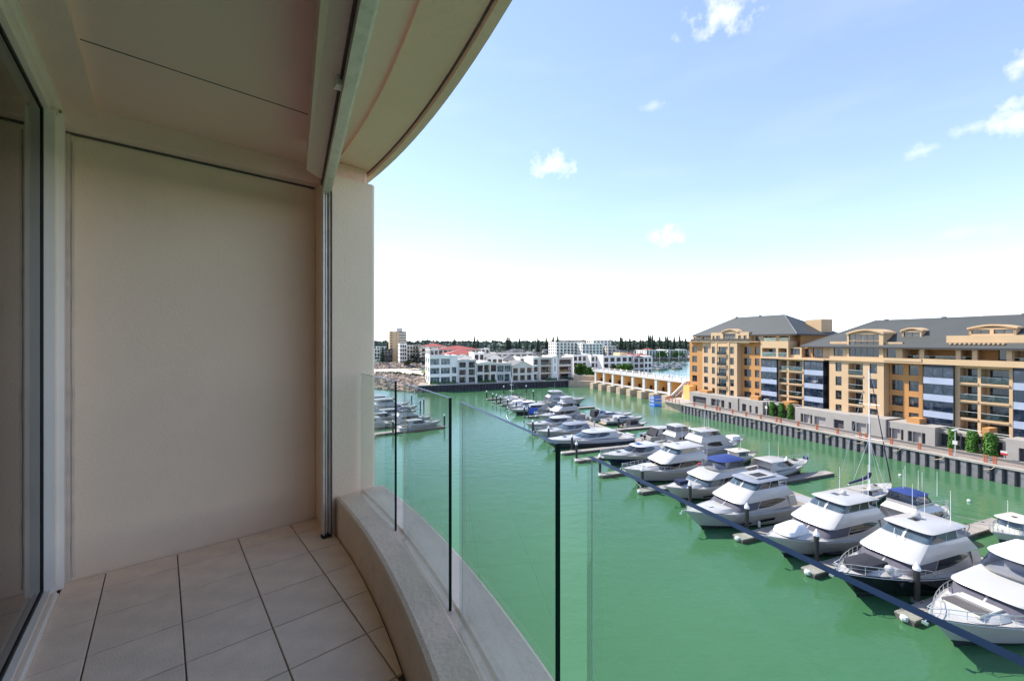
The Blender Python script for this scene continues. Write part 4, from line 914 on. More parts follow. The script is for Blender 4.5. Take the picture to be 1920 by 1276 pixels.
# ------------------------------------------------------------------ trees
def pine_meshes(seed, h, tiers, spread, leaf, core=0):
    rng = random.Random(seed); tr = MB(); tr.tube([(0, 0, 0), (rng.uniform(-.1, .1), 0, h * .5), (0, 0, h)], h * .017, 6, r1=.03)
    cr = MB()
    if core:
        rg = []
        for t in range(tiers * 2):
            f = t / (tiers * 2 - 1); rr = spread * h * core * (1 - f) ** .8 * (1.0 if t % 2 else .45) + .1
            rg.append([(rr * rng.uniform(.7, 1.2) * math.cos(a), rr * rng.uniform(.7, 1.2) * math.sin(a), h * (.15 + .85 * f)) for a in (k * .6283 for k in range(10))])
        cr.loft(rg, bottom=True)
    for t in range(tiers):
        f = t / (tiers - 1); z = h * (.16 + .82 * f); rad = spread * h * (1 - f) ** .75 * rng.uniform(.8, 1.1) + .25; n = 7
        a0 = rng.uniform(0, 6)
        for b in range(n):
            a = a0 + b * 2 * math.pi / n + rng.uniform(-.2, .2); L_ = rad * rng.uniform(.7, 1.1); d = Vector((math.cos(a), math.sin(a), 0)); s = Vector((-d.y, d.x, 0))
            tip = Vector((0, 0, z)) + d * L_ + Vector((0, 0, L_ * .14)); tr.tube([(0, 0, z), tip], .04, 3, r1=.015, cap=False)
            m = max(4, int(leaf * L_ / rad))
            for k in range(m):
                u = .25 + .75 * (k + rng.random()) / m; c = Vector((0, 0, z)).lerp(tip, u); ww = L_ * .30 * (1.15 - u * .6)
                o = s * rng.uniform(-1, 1) * ww * .6 + Vector((0, 0, rng.uniform(-.1, .18) * ww)); q = Vector((rng.uniform(-.3, .3), rng.uniform(-.3, .3), 1)).normalized()
                e1 = (d * rng.uniform(.6, 1) + s * rng.uniform(-.5, .5)).normalized() * ww * .55; e2 = (q.cross(e1)).normalized() * ww * .4 + Vector((0, 0, ww * .15))
                cr.quad(c + o - e1 - e2, c + o + e1 - e2, c + o + e1 + e2, c + o - e1 + e2)
    return tr.build('trunk', 'bark', mesh_only=True), cr.build('crown', 'leaf_pine', mesh_only=True)
pines = [pine_meshes(1, 18, 13, .30, 26), pine_meshes(2, 18, 12, .22, 14, .8), pine_meshes(3, 18, 10, .26, 16, .7)]
def pine(px, r, h, k, lb, grp=None, z=2.5):
    o = root('pine_tree', lb, 'tree', qa(px, r), r, z, grp, rot=px * 7 % 360); o.scale = (h / 18,) * 3
    put('trunk', pines[k][0], o); put('crown', pines[k][1], o); return o
pine(782, 286, 20, 0, 'tall dark Norfolk pine standing behind the green lawn'); pine(717, 330, 14, 2, 'broad dark pine on the coast beside the beach rocks')
pine(814, 262, 14, 1, 'dark pine behind the glass walled townhouse'); pine(726, 420, 16, 1, 'dark pine between the coast road and the tan tower')
rp = random.Random(9)
for k in range(44):
    px = rp.uniform(935, 1050) if k < 18 else rp.uniform(1160, 1292) if k < 36 else rp.uniform(812, 1290); r = rp.uniform(480, 680)
    pine(px, r, rp.uniform(17, 30), 1 + rp.randrange(2), 'tall pine rising above the far tree line', 'pines on the far tree line')
for px, r, h in ((1163, 470, 24), (1172, 480, 22), (1181, 450, 25), (1237, 470, 27), (1252, 470, 27), (1264, 475, 27)): pine(px, r, h, 1, 'tall pine rising above the far tree line', 'pines on the far tree line')
def wood(name, lb, a, b, r0, r1, n, h0, h1, leaf=.9, seed=1):
    rng = random.Random(seed); mb = MB()
    for k in range(n):
        px = rng.uniform(a, b); r = rng.uniform(r0, r1); q = qa(px, r); h = rng.uniform(h0, h1); w = h * rng.uniform(.4, .7)
        leaves(mb, q, r, 2.5 + h * .5, w, w * .7, h * .5, 34, leaf * h / 9, rng, .35)
    o = marina_mesh(mb, name, 'leaf_hazed'); tag(o, lb, 'wood', kind='stuff')
wood('far_wood', 'dark wooded suburb along the horizon', 690, 1300, 620, 1500, 900, 10, 17, 1.3, 1)
wood('suburb_trees', 'garden trees between the far suburban houses', 905, 1292, 330, 620, 260, 4, 9, .8, 2)
wood('coast_trees', 'low dark trees by the coast road', 702, 812, 340, 620, 40, 4, 8, .8, 3)
wood('distant_hills', 'faint dark tree line on the horizon', 600, 1900, 2200, 4200, 700, 14, 26, 2.4, 4)
def leafy_tree(name, lb, px, r, h, w, m, n, z=2.5, seed=1, leaf=.3, trunk=.3):
    rng = random.Random(seed); q = qa(px, r); o = groot(name, lb, 'tree', q, r, z)
    mb = MB(); mb.tube([(q, r, z), (q + .1, r, z + h * trunk)], .22, 7, r1=.15)
    for k in range(5):
        a = k * 1.26; mb.tube([(q + .1, r, z + h * trunk * .8), (q + w * .5 * math.cos(a), r + w * .5 * math.sin(a), z + h * .7)], .1, 5, r1=.03)
    mb.build('trunk', 'bark', o); mb = MB()
    for k in range(9):
        a = rng.uniform(0, 6.28); d = rng.uniform(0, .62); leaves(mb, q + w * d * math.cos(a), r + w * d * math.sin(a), z + h * rng.uniform(.42, .74), w * .45, w * .42, h * .27, n // 9, leaf, rng, .3)
    mb.build('crown', m, o)
leafy_tree('fig_tree', 'round bright green tree beside the stone abutment', 1089, 172, 7.2, 4.6, 'leaf_fig', 2600, seed=3); leafy_tree('fig_tree', 'smaller bright green tree next to the barrage end', 1105, 168, 5.6, 3.0, 'leaf_fig', 1500, seed=4)
leafy_tree('garden_tree', 'spreading dark green tree before the modern white house', 1172, 176, 6.8, 5.5, 'leaf_ivy', 1800, seed=5); leafy_tree('garden_tree', 'low green shrub tree before the white house beside barrage vents', 1152, 178, 6.2, 4, 'leaf_scrub', 1000, seed=6)
leafy_tree('garden_tree', 'dark leafy tree in front of flats across the back basin', 1240, 338, 8, 6, 'leaf_fig', 1100, seed=8, leaf=.5); leafy_tree('garden_tree', 'second dark leafy tree beside the basin flats', 1268, 335, 8, 6, 'leaf_fig', 1100, seed=9, leaf=.5)
leafy_tree('garden_tree', 'yellow green tree on the coast road by parked cars', 763, 290, 5, 3.4, 'leaf_scrub', 900, seed=10)
# hedges and shrubs along the townhouse gardens
rng = random.Random(12)
for a, b in ((808, 858), (896, 930), (1025, 1048), (1066, 1080)):
    mb = MB(); q = qa(a, 167); q1 = qa(b, 167)
    while q < q1: leaves(mb, q, 166.9, 3.1, .6, .45, .6, 40, .16, rng, .2); q += .8
    o = marina_mesh(mb, 'garden_hedge', 'leaf_ivy'); tag(o, {808: 'clipped garden hedge before the glass walled house', 896: 'low garden hedge before the cream curved roof townhouse', 1025: 'green garden hedge before the pinkish townhouses', 1066: 'dark shrub at the end of the townhouse row'}[a], 'hedge')
# garden walls between the townhouses
for px in (893.7, 931.8, 959.3, 1000, 1045):
    q = qa(px, 166.5); mb = MB(); mb.add([(q - .12, 165.95, 2.5), (q + .12, 165.95, 2.5), (q + .12, 169, 2.5), (q - .12, 169, 2.5), (q - .12, 165.95, 3.3), (q + .12, 165.95, 3.3), (q + .12, 169, 6.4), (q - .12, 169, 6.4)], [(0, 1, 5, 4), (1, 2, 6, 5), (3, 0, 4, 7), (4, 5, 6, 7), (2, 3, 7, 6)])
    o = marina_mesh(mb, 'garden_wall', 'white_render'); tag(o, 'sloping white garden wall between townhouses', 'wall', 'sloping garden walls')
# parked cars on the coast road
def car(q, r, m, rot, lb):
    o = root('parked_car', lb, 'car', q, r, 2.56, None, rot)
    MB().loft([[(-2.1, -.85, .3), (2.1, -.85, .3), (2.1, .85, .3), (-2.1, .85, .3)], [(-2.15, -.88, .75), (2.15, -.88, .7), (2.15, .88, .7), (-2.15, .88, .75)], [(-2.0, -.8, .95), (2.05, -.8, .85), (2.05, .8, .85), (-2.0, .8, .95)]], bottom=True).build('body', m, o)
    MB().loft([[(-1.5, -.76, .93), (1.1, -.76, .9), (1.1, .76, .9), (-1.5, .76, .93)], [(-1.0, -.62, 1.42), (.45, -.62, 1.42), (.45, .62, 1.42), (-1.0, .62, 1.42)]]).build('cabin', 'tint', o)
    for x in (-1.35, 1.35):
        for y in (-.82, .82): w = MB().lathe([(.1, -.1), (.32, -.1), (.32, .1), (.1, .1)], 0, 0, 10); w.v = [(x + a, y + c, .32 + b) for a, b, c in w.v]; w.build('wheel', 'black_rubber', o)
car(qa(768, 285), 285, 'dark_clad', 20, 'dark parked car beside the pine tree trunk'); car(qa(774, 280), 280, 'hull_navy', 25, 'navy parked car at the lawn edge'); car(qa(760, 292), 292, 'white_paint', 20, 'white parked car on the coast road'); car(qa(790, 258), 258, 'white_paint', 60, 'white parked car on the path by the lawn')
# ------------------------------------------------------------------ boats.  x runs from the bow (0) aft, y across, z up from the waterline
NS, NF = 6, 6
def ol(xf, xb, hw, nose, hwb=None, p=2.3):
    hwb = hwb or hw; side = [(xb + (xf + nose - xb) * i / NS, hwb + (hw - hwb) * i / NS) for i in range(NS + 1)]
    nosep = []
    for k in range(1, 2 * NF):
        a = math.pi * k / (2 * NF); nosep.append((xf + nose - nose * abs(math.sin(a)) ** (2 / p), hw * math.copysign(abs(math.cos(a)) ** (2 / p), math.cos(a))))
    return side + nosep + [(x, -y) for x, y in side[::-1]]
def ring(o, z):
    if isinstance(z, (int, float)): return [(x, y, z) for x, y in o]
    xs_ = [x for x, y in o]; a, b = min(xs_), max(xs_); return [(x, y, z[0] + (z[1] - z[0]) * (x - a) / (b - a)) for x, y in o]
def pane(mb, r0, r1, ia, ib, t0=.08, t1=.92, off=.02, taper=None, mi=0):
    """strip on the lofted wall between ring positions ia and ib, set proud by off; taper: 'a' or 'b' = that end comes to a point"""
    k = max(2, int((ib - ia) * 2)); top, bot = [], []
    for j in range(k + 1):
        u = j / k; i = ia + (ib - ia) * u; n = int(min(i, len(r0) - 2)); f = i - n
        A = Vector(r0[n]).lerp(Vector(r0[n + 1]), f); B = Vector(r1[n]).lerp(Vector(r1[n + 1]), f)
        T = Vector(r0[n + 1]) - Vector(r0[n]); N = T.cross(B - A).normalized()
        if N.dot(Vector((A.x - 8, A.y, .0)) if abs(A.y) < .01 else Vector((-.01 if n < NS or n >= NS + 2 * NF else (A.x - 50), A.y * 10, 0))) < 0: N = -N
        s = 1.
        if taper == 'a': s = min(1, (u / .55)) ** .7
        if taper == 'b': s = min(1, ((1 - u) / .55)) ** .7
        tm = .62 if taper else (t0 + t1) / 2
        lo, hi = tm + (t0 - tm) * s, tm + (t1 - tm) * (s if not taper else min(1, s * 1.15))
        bot.append(A.lerp(B, lo) + N * off); top.append(A.lerp(B, hi) + N * off)
    for j in range(k): mb.quad(bot[j], bot[j + 1], top[j + 1], top[j], mi)
SS = [0, .015, .04, .08, .13, .19, .26, .34, .43, .52, .62, .72, .82, .91, 1.]
def hull(o, L, B, zb, zs, hm='gelcoat', deckm='nonskid', rake=.13, cock=.78, zc=.62, stripe=None, full=1.0, rail=True, transom=.9):
    sheer = lambda s: zs + (zb - zs) * (1 - s) ** 1.8
    def wid(s): u = min(s / .56, 1); return B / 2 * (1 - (1 - u) ** 2.0) ** full * (1 if s < .6 else 1 - (1 - transom) * ((s - .6) / .4) ** 2)
    def low(s): u = min(s / .66, 1); return B / 2 * .88 * (1 - (1 - u) ** 1.7) * (1 if s < .7 else 1 - (1 - transom) * ((s - .7) / .3) ** 2)
    rws = []
    spec_ = [(1.25, lambda s: -.55, .02), (1.06, lambda s: -.06 + .35 * (1 - s) ** 3, .93), (.94, lambda s: .16 + .35 * (1 - s) ** 3, 1.0), (.5, lambda s: .16 + .55 * (sheer(s) - .16), 0), (.12, lambda s: sheer(s) - .16, 0), (0, sheer, 0)]
    for k, (rk_, zf, lw) in enumerate(spec_):
        x0 = rake * L * rk_; row = []
        for s in SS:
            if k < 3: y = low(s) * lw
            else: t = (.5, .88, 1)[k - 3]; y = low(s) * (1 - t) + wid(s) * t
            row.append((x0 + (L - x0) * s, y, zf(s)))
        rws.append(row)
    mb = MB(); n = len(SS)
    for sg in (1, -1):
        for k in range(5):
            for j in range(n - 1):
                a, b, c, d = [(p[0], p[1] * sg, p[2]) for p in (rws[k][j], rws[k][j + 1], rws[k + 1][j + 1], rws[k + 1][j])]
                mi = 1 if k < 2 else (2 if (stripe and k == 2) else 0)
                if sg > 0: mb.quad(a, b, c, d, mi)
                else: mb.quad(d, c, b, a, mi)
    tr_ = [rws[k][-1] for k in range(6)]
    for k in range(5): a, b = tr_[k], tr_[k + 1]; mb.quad((a[0], a[1], a[2]), (a[0], -a[1], a[2]), (b[0], -b[1], b[2]), (b[0], b[1], b[2]), 1 if k < 2 else 0)
    mb.build('hull', [hm, 'antifoul', stripe or hm], o, smooth=35)
    top = rws[5]; mb = MB(); inn = .12
    dk = [(x, max(0, y - inn), z - .05) for x, y, z in top]
    last = 0
    for j in range(n - 1):
        a, b, c, d = dk[j], dk[j + 1], top[j + 1], top[j]
        for sg in (1, -1): mb.quad(*[(p[0], p[1] * sg, p[2]) for p in ((a, b, c, d) if sg > 0 else (d, c, b, a))], 1)
        s0, s1 = SS[j], SS[j + 1]
        if s1 <= cock + 1e-6:
            ca, cb = (a[0], 0, a[2] + .10 * a[1]), (b[0], 0, b[2] + .10 * b[1]); last = j + 1
            mb.quad((a[0], -a[1], a[2]), (b[0], -b[1], b[2]), cb, ca); mb.quad(ca, cb, b, a)
        else:
            y0, y1 = a[1] - .22, b[1] - .22
            for sg in (1, -1):
                mb.quad(*[(p[0], p[1] * sg, p[2]) for p in (a, b, (b[0], y1, b[2]), (a[0], y0, a[2]))][::sg]); mb.quad(*[(p[0], p[1] * sg, p[2]) for p in ((a[0], y0, a[2]), (b[0], y1, b[2]), (b[0], y1, zc), (a[0], y0, zc))][::sg])
            mb.quad((a[0], -y0, zc), (b[0], -y1, zc), (b[0], y1, zc), (a[0], y0, zc), 2)
    if last < n - 1:
        p = dk[last]; mb.quad((p[0], -p[1] + .22, zc), (p[0], p[1] - .22, zc), (p[0], p[1] - .22, p[2]), (p[0], -p[1] + .22, p[2]), 1)
        e = dk[-1]; mb.box(e[0] - .3, e[0] - .01, -e[1] + .1, e[1] - .1, zc, e[2] - .02, 1)
    mb.build('deck', [deckm, hm if hm.startswith('gel') else 'gelcoat', 'teak'], o)
    mb = MB()
    for sg in (1, -1): mb.tube([(x, y * sg, z - .1) for x, y, z in top], .035, 5)
    mb.build('rub_rail', 'gelcoat_grey', o)
    MB().box(L - .02, L + .045 * L + .15, -B * .40, B * .40, .30, .40).build('swim_platform', 'teak', o)
    def dz(x): s = max(0, min(1, x / L)); return sheer(s) - .05
    def dy(x): return wid(max(0, min(1, x / L)))
    if rail: bow_rail(o, L, dz, dy)
    return dz, dy
def bow_rail(o, L, dz, dy, x1=.52, h=.62):
    mb = MB(); pts = []
    xs_ = [L * (.01 + (x1 - .01) * k / 9) for k in range(10)]
    P = lambda x, sg, hh: (x + (.0 if x > .3 else -.15), sg * max(.12, dy(x) - .16), dz(x) + .05 + hh)
    path = [P(x, 1, h * (1 if i < 8 else (10 - i) / 3)) for i, x in enumerate(xs_)]; path2 = [(a, -b, c) for a, b, c in path]
    mb.tube(path2[::-1] + path, .026, 5); mid = [(a, b, c - h * .45) for a, b, c in path[:8]]; mb.tube([(a, -b, c) for a, b, c in mid][::-1] + mid, .014, 4)
    for i, x in enumerate(xs_[:9]):
        for sg in (1, -1): mb.tube([P(x, sg, -.05), (path[i][0], path[i][1] * sg, path[i][2])], .02, 5)
    mb.build('bow_rail', 'steel', o)
def dome(o, x, y, z, r=.28): MB().lathe([(r * .7, z), (r, z + r * .35), (r, z + r * .8), (r * .75, z + r * 1.35), (r * .3, z + r * 1.6), (.01, z + r * 1.65)], x, y, 12).build('radar_dome', 'gelcoat', o, smooth=50)
def mast(o, x, y, z, h, r=.022, lean=0): MB().tube([(x, y, z), (x + lean, y, z + h)], r, 5, r1=r * .6).build('antenna', 'pile_cap', o)
def hatch(o, x, y, z, s=.28, m='tint'): MB().box(x - s, x + s, y - s, y + s, z, z + .05).build('deck_hatch', m, o)
def cleat_vents(o, L, dz, dy):
    for x in (.24, .30):
        mb = MB(); mb.box(x * L - .14, x * L + .14, dy(x * L) * .55, dy(x * L) * .55 + .28, dz(x * L) + .04, dz(x * L) + .26); mb.build('deck_vent', 'tint', o)
def anchor(o, L, zb):
    mb = MB(); mb.tube([(.5, 0, zb + .05), (-.25, 0, zb + .02), (-.45, 0, zb - .25)], .05, 5); mb.box(-.5, -.36, -.16, .16, zb - .36, zb - .2); mb.build('anchor', 'steel', o)
def fender(o, x, y, z): MB().lathe([(.03, z - .35), (.13, z - .28), (.13, z + .25), (.03, z + .32)], x, y, 8).build('fender', 'white_rubber', o)
def outboard(o, x, y, z, s=1.):
    MB().loft([[(x, y - .16 * s, z), (x + .45 * s, y - .14 * s, z), (x + .45 * s, y + .14 * s, z), (x, y + .16 * s, z)], [(x - .04, y - .19 * s, z + .3 * s), (x + .5 * s, y - .17 * s, z + .3 * s), (x + .5 * s, y + .17 * s, z + .3 * s), (x - .04, y + .19 * s, z + .3 * s)], [(x + .05, y - .12 * s, z + .5 * s), (x + .4 * s, y - .1 * s, z + .5 * s), (x + .4 * s, y + .1 * s, z + .5 * s), (x + .05, y + .12 * s, z + .5 * s)]], bottom=True).box(x + .12 * s, x + .3 * s, y - .07 * s, y + .07 * s, z - .7 * s, z).build('outboard_motor', 'outboard', o)

def hardtop(o, xf, xb, hw, nose, z, th=.16, m='gelcoat', crown=.14, p=2.3):
    a = ring(ol(xf + .12, xb - .1, hw - .08, nose, p=p), (z, z + .05)); b = ring(ol(xf, xb, hw, nose, p=p), (z + th * .45, z + th * .45 + .05)); c = ring(ol(xf + .25, xb - .12, hw - .16, nose, p=p), (z + th, z + th + .05)); d = ring(ol(xf + .9, xb - .5, hw * .6, nose * .6, p=p), z + th + crown)
    return MB().loft([a, b, c, d], bottom=True).build('hardtop', m, o, smooth=40)

def sport_flybridge(o, L=16, B=4.9, zb=2.35, zs=1.45, hm='gelcoat', cover='screen_cover', top='gelcoat', upper='screen_glass', opn=None, hullwin=True, rail=True):
    """big cruiser with saloon, sloping white brow and enclosed or canvas upper helm"""
    dz, dy = hull(o, L, B, zb, zs, hm, cock=.82, rail=rail)
    d = dz(.45 * L)
    t0, t1 = ring(ol(.12 * L, .5 * L, B * .30, .16 * L), (dz(.12 * L) + .02, d + .02)), ring(ol(.17 * L, .5 * L, B * .25, .15 * L), (dz(.17 * L) + .26, d + .42))
    MB().loft([t0, t1]).build('foredeck_trunk', 'gelcoat', o, smooth=35)
    r0 = ring(ol(.285 * L, .80 * L, B * .415, .12 * L, p=3.4), d - .1); r1 = ring(ol(.30 * L, .80 * L, B * .41, .11 * L, p=3.4), d + .26); r2 = ring(ol(.385 * L, .80 * L, B * .385, .08 * L, p=4), d + 1.12)
    MB().loft([r0, r1, r2]).build('saloon', 'gelcoat', o, smooth=35)
    mid = NS + NF
    for a, b in ((NS - 1.2, mid - .08), (mid + .08, NS + 2 * NF + 1.2)):
        mb = MB(); pane(mb, r1, r2, a, b, .04, .99, .03); mb.build('windscreen', cover, o)
    for a, b, t in ((.5, NS - 1.35, 'a'), (NS + 2 * NF + 1.35, 2 * NS + 2 * NF - .5, 'b')):
        mb = MB(); pane(mb, r1, r2, a, b, .10, .95, .03, taper=t); mb.build('saloon_window', 'tint', o)
    hb = 2.12 if not opn else 1.72
    b0 = ring(ol(.340 * L, .845 * L, B * .41, .075 * L, p=4.4), (d + 1.06, d + 1.14)); b1 = ring(ol(.345 * L, .845 * L, B * .41, .075 * L, p=4.4), (d + 1.15, d + 1.2)); b2 = ring(ol(.475 * L, .80 * L, B * .335, .045 * L, p=5), d + hb)
    MB().loft([b0, b1, b2], bottom=True).build('brow', 'gelcoat', o, smooth=24)
    for sg in (1, -1): MB().quad((.80 * L, sg * B * .42, d - .1), (.88 * L, sg * B * .41, d - .1), (.845 * L, sg * B * .415, d + 1.1), (.78 * L, sg * B * .415, d + 1.1)).build('wing_panel', 'gelcoat', o)
    if not opn:
        u0 = ring(ol(.483 * L, .735 * L, B * .325, .045 * L, p=5), d + hb - .02); u1 = ring(ol(.535 * L, .735 * L, B * .30, .045 * L, p=5), d + 2.82)
        MB().loft([u0, u1]).build('helm_cabin', 'gelcoat_grey', o, smooth=35)
        for a, b in ((NS - .1, mid - .1), (mid + .1, NS + 2 * NF + .1)):
            mb = MB(); pane(mb, u0, u1, a, b, .05, .97, .025); mb.build('helm_windscreen', upper, o)
        for a, b in ((.3, 2.8), (3.05, NS - .3), (NS + 2 * NF + .3, NS + 2 * NF + 2.95), (NS + 2 * NF + 3.2, 2 * NS + 2 * NF - .3)):
            mb = MB(); pane(mb, u0, u1, a, b, .08, .94, .025); mb.build('helm_window', 'tint', o)
        hardtop(o, .500 * L, .815 * L, B * .345, .06 * L, d + 2.80, m=top, p=4)
        for sg in (1, -1): MB().tube([(.80 * L, sg * B * .33, d + 1.2), (.795 * L, sg * B * .32, d + 2.85)], .04, 6).build('roof_post', 'gelcoat', o)
        hatch(o, .62 * L, .35, d + 3.07, .3); zt = d + 3.08
        mb = MB()
        for sg in (-.3, .3): mb.tube([(.452 * L, sg, d + hb + .02), (.50 * L, sg + .35, d + hb + .42)], .018, 4)
        mb.build('wiper', 'frame_white', o)
    else:
        u0 = ring(ol(.49 * L, .80 * L, B * .33, .10 * L, p=2.8), d + hb - .03); u1 = ring(ol(.47 * L, .80 * L, B * .335, .10 * L, p=2.8), d + hb + .32)
        mb = MB(); mb.loft([u0, u1], top=False); mb.build('fly_coaming', 'gelcoat', o, smooth=35)
        v0 = ring(ol(.475 * L, .79 * L, B * .33, .10 * L, p=2.8), d + hb + .3); v1 = ring(ol(.54 * L, .78 * L, B * .31, .09 * L, p=2.8), d + hb + 1.1)
        mb = MB(); mb.loft([v0, v1], top=False); mb.build('clear_curtain', 'clears', o, smooth=35)
        hardtop(o, .52 * L, .80 * L, B * .335, .09 * L, d + hb + 1.08, .14, opn, .22)
        for x in (.58, .76):
            for sg in (1, -1): MB().tube([(x * L, sg * B * .31, d + hb), (x * L, sg * B * .305, d + hb + 1.15)], .025, 5).build('frame_pole', 'steel', o)
        MB().box(.60 * L, .66 * L, -.9, .9, d + hb - .05, d + hb + .5).build('helm_seat', 'gelcoat_grey', o); zt = d + hb + 1.3
    if hullwin:
        mb = MB()
        for sg in (1, -1):
            for xa, xb_, za, zb_ in ((.30, .42, .70, .92), (.50, .62, .72, .98)):
                f = .955; mb.add([(xa * L, sg * (dy(xa * L) * f + .02), za), (xb_ * L, sg * (dy(xb_ * L) * f + .02), za), (xb_ * L + .1, sg * (dy(xb_ * L) * f + .07), zb_), (xa * L - .2, sg * (dy(xa * L) * f + .06), zb_)], [(0, 1, 2, 3)])
        mb.build('hull_window', 'tint', o)
    cleat_vents(o, L, dz, dy); anchor(o, L, zb)
    mb = MB(); mb.box(.84 * L, .90 * L, -B * .28, B * .28, .62, 1.05); mb.build('cockpit_seat', 'gelcoat_grey', o)
    hatch(o, .21 * L, 0, dz(.21 * L) + .32, .3, 'gelcoat_grey')
    for i in range(5):
        x = L * (.40 + .085 * i)
        for sg in (1, -1): MB().box(x - .012, x + .012, sg * dy(x) * .88 - .3 * sg if sg > 0 else sg * dy(x) * .88, sg * dy(x) * .88 if sg > 0 else sg * dy(x) * .88 + .3, dz(x) + .0, dz(x) + .075).build('deck_seam', 'gelcoat_grey', o)
    return d, zt, dz, dy

def sport_cruiser(o, L=14, B=4.2, zb=1.95, zs=1.25, hm='gelcoat', topm='gelcoat', glass='screen_glass', stripe=None, arch=False, slots=False, cock=.72, low=0, rail=True, sunroof=None):
    dz, dy = hull(o, L, B, zb, zs, hm, cock=cock, stripe=stripe, rail=rail); d = dz(.42 * L)
    t0, t1 = ring(ol(.13 * L, .6 * L, B * .33, .18 * L), (dz(.13 * L), d + .02)), ring(ol(.20 * L, .6 * L, B * .26, .16 * L), (dz(.2 * L) + .28, d + .42))
    MB().loft([t0, t1]).build('foredeck', 'gelcoat', o, smooth=35)
    r0 = ring(ol(.335 * L, .74 * L, B * .40, .15 * L), (d + .05, d + .0)); r1 = ring(ol(.36 * L, .74 * L, B * .39, .15 * L), (d + .36, d + .28)); r2 = ring(ol(.48 * L, .72 * L, B * .33, .12 * L), d + 1.12 - low)
    MB().loft([r0, r1, r2], top=True).build('cabin', 'gelcoat', o, smooth=35)
    mid = NS + NF; e = NS + 2 * NF
    for a, b in ((NS - .8, NS + 4), (NS + 4.2, e - 4.2), (e - 4, e + .8)):
        mb = MB(); pane(mb, r1, r2, a, b, .03, .97, .03); mb.build('windscreen', glass, o)
    for a, b, t in ((.4, NS - 1.0, 'a'), (e + 1.0, 2 * NS + 2 * NF - .4, 'b')):
        mb = MB(); pane(mb, r1, r2, a, b, .08, .92, .03, taper=t); mb.build('side_window', 'tint', o)
    if topm: hardtop(o, .455 * L, .80 * L, B * .36, .12 * L, d + 1.08 - low, .14, topm)
    for sg in (1, -1): MB().quad((.74 * L, sg * B * .40, d), (.84 * L, sg * B * .40, d - .02), (.79 * L, sg * B * .35, d + 1.12 - low), (.70 * L, sg * B * .345, d + 1.12 - low)).build('quarter_panel', topm or 'gelcoat', o)
    if slots:
        for k in range(3): MB().box(.55 * L + k * .42, .55 * L + k * .42 + .16, -.55, .55, d + 1.33 - low, d + 1.37 - low).build('roof_slot', 'tint', o)
    if sunroof: MB().box(.52 * L, .60 * L, -.6, .6, d + 1.31 - low, d + 1.38 - low).build('sunroof', sunroof, o)
    if arch:
        mb = MB()
        for sg in (1, -1): mb.tube([(.86 * L, sg * B * .40, d - .1), (.80 * L, sg * B * .38, d + 1.0), (.78 * L, sg * B * .3, d + 1.55)], .11, 6)
        mb.tube([(.78 * L, -B * .31, d + 1.55), (.78 * L, B * .31, d + 1.55)], .12, 6); mb.build('radar_arch', 'gelcoat', o)
    hatch(o, .25 * L, 0, dz(.25 * L) + .42, .35); anchor(o, L, zb)
    MB().box(cock * L + .2, cock * L + .9, -B * .3, B * .3, .62, 1.15).build('cockpit_seat', 'gelcoat_grey', o)
    MB().box(L - .9, L - .35, -B * .3, B * .3, .62, 1.0).build('aft_lounge', 'gelcoat_grey', o)
    return d, d + 1.3, dz, dy

def small_boat(o, L=6.5, B=2.3, zb=1.0, zs=.7, hm='gelcoat', kind='cuddy', cov=None, motor=True):
    dz, dy = hull(o, L, B, zb, zs, hm, cock=.52, zc=.3, rail=L > 5.5); d = dz(.4 * L)
    if kind == 'cuddy':
        r0 = ring(ol(.24 * L, .58 * L, B * .36, .16 * L), d - .02); r1 = ring(ol(.36 * L, .58 * L, B * .33, .12 * L), d + .35); r2 = ring(ol(.44 * L, .58 * L, B * .31, .1 * L), d + .8)
        MB().loft([r0, r1]).build('cuddy_cabin', 'gelcoat', o, smooth=35); mb = MB(); mb.loft([r1, r2], top=False); mb.build('windscreen', 'clears', o)
    elif kind == 'pilot':
        r0 = ring(ol(.22 * L, .62 * L, B * .40, .12 * L), d - .02); r1 = ring(ol(.30 * L, .62 * L, B * .38, .10 * L), d + .4); r2 = ring(ol(.34 * L, .62 * L, B * .35, .08 * L), d + 1.15)
        MB().loft([r0, r1, r2]).build('pilothouse', 'gelcoat_cream', o, smooth=35); mid = NS + NF; e = NS + 2 * NF
        for a, b in ((NS, mid - .15), (mid + .15, e), (.6, NS - .4), (e + .4, e + NS - .6)):
            mb = MB(); pane(mb, r1, r2, a, b, .08, .88, .02); mb.build('window', 'screen_glass', o)
        hardtop(o, .27 * L, .70 * L, B * .42, .1 * L, d + 1.12, .12, 'gelcoat_cream', .1); hatch(o, .45 * L, 0, d + 1.3, .2)
    if cov:
        a = ring(ol(.36 * L, .80 * L, B * .42, .14 * L), d + .02); b = ring(ol(.42 * L, .78 * L, B * .37, .12 * L), d + .75); c = ring(ol(.48 * L, .74 * L, B * .2, .1 * L), d + 1.05)
        MB().loft([a, b, c]).build('canvas_cover', cov, o, smooth=35)
    if motor: outboard(o, L - .02, 0, zs - .1, 1.0)
    return d, dz, dy

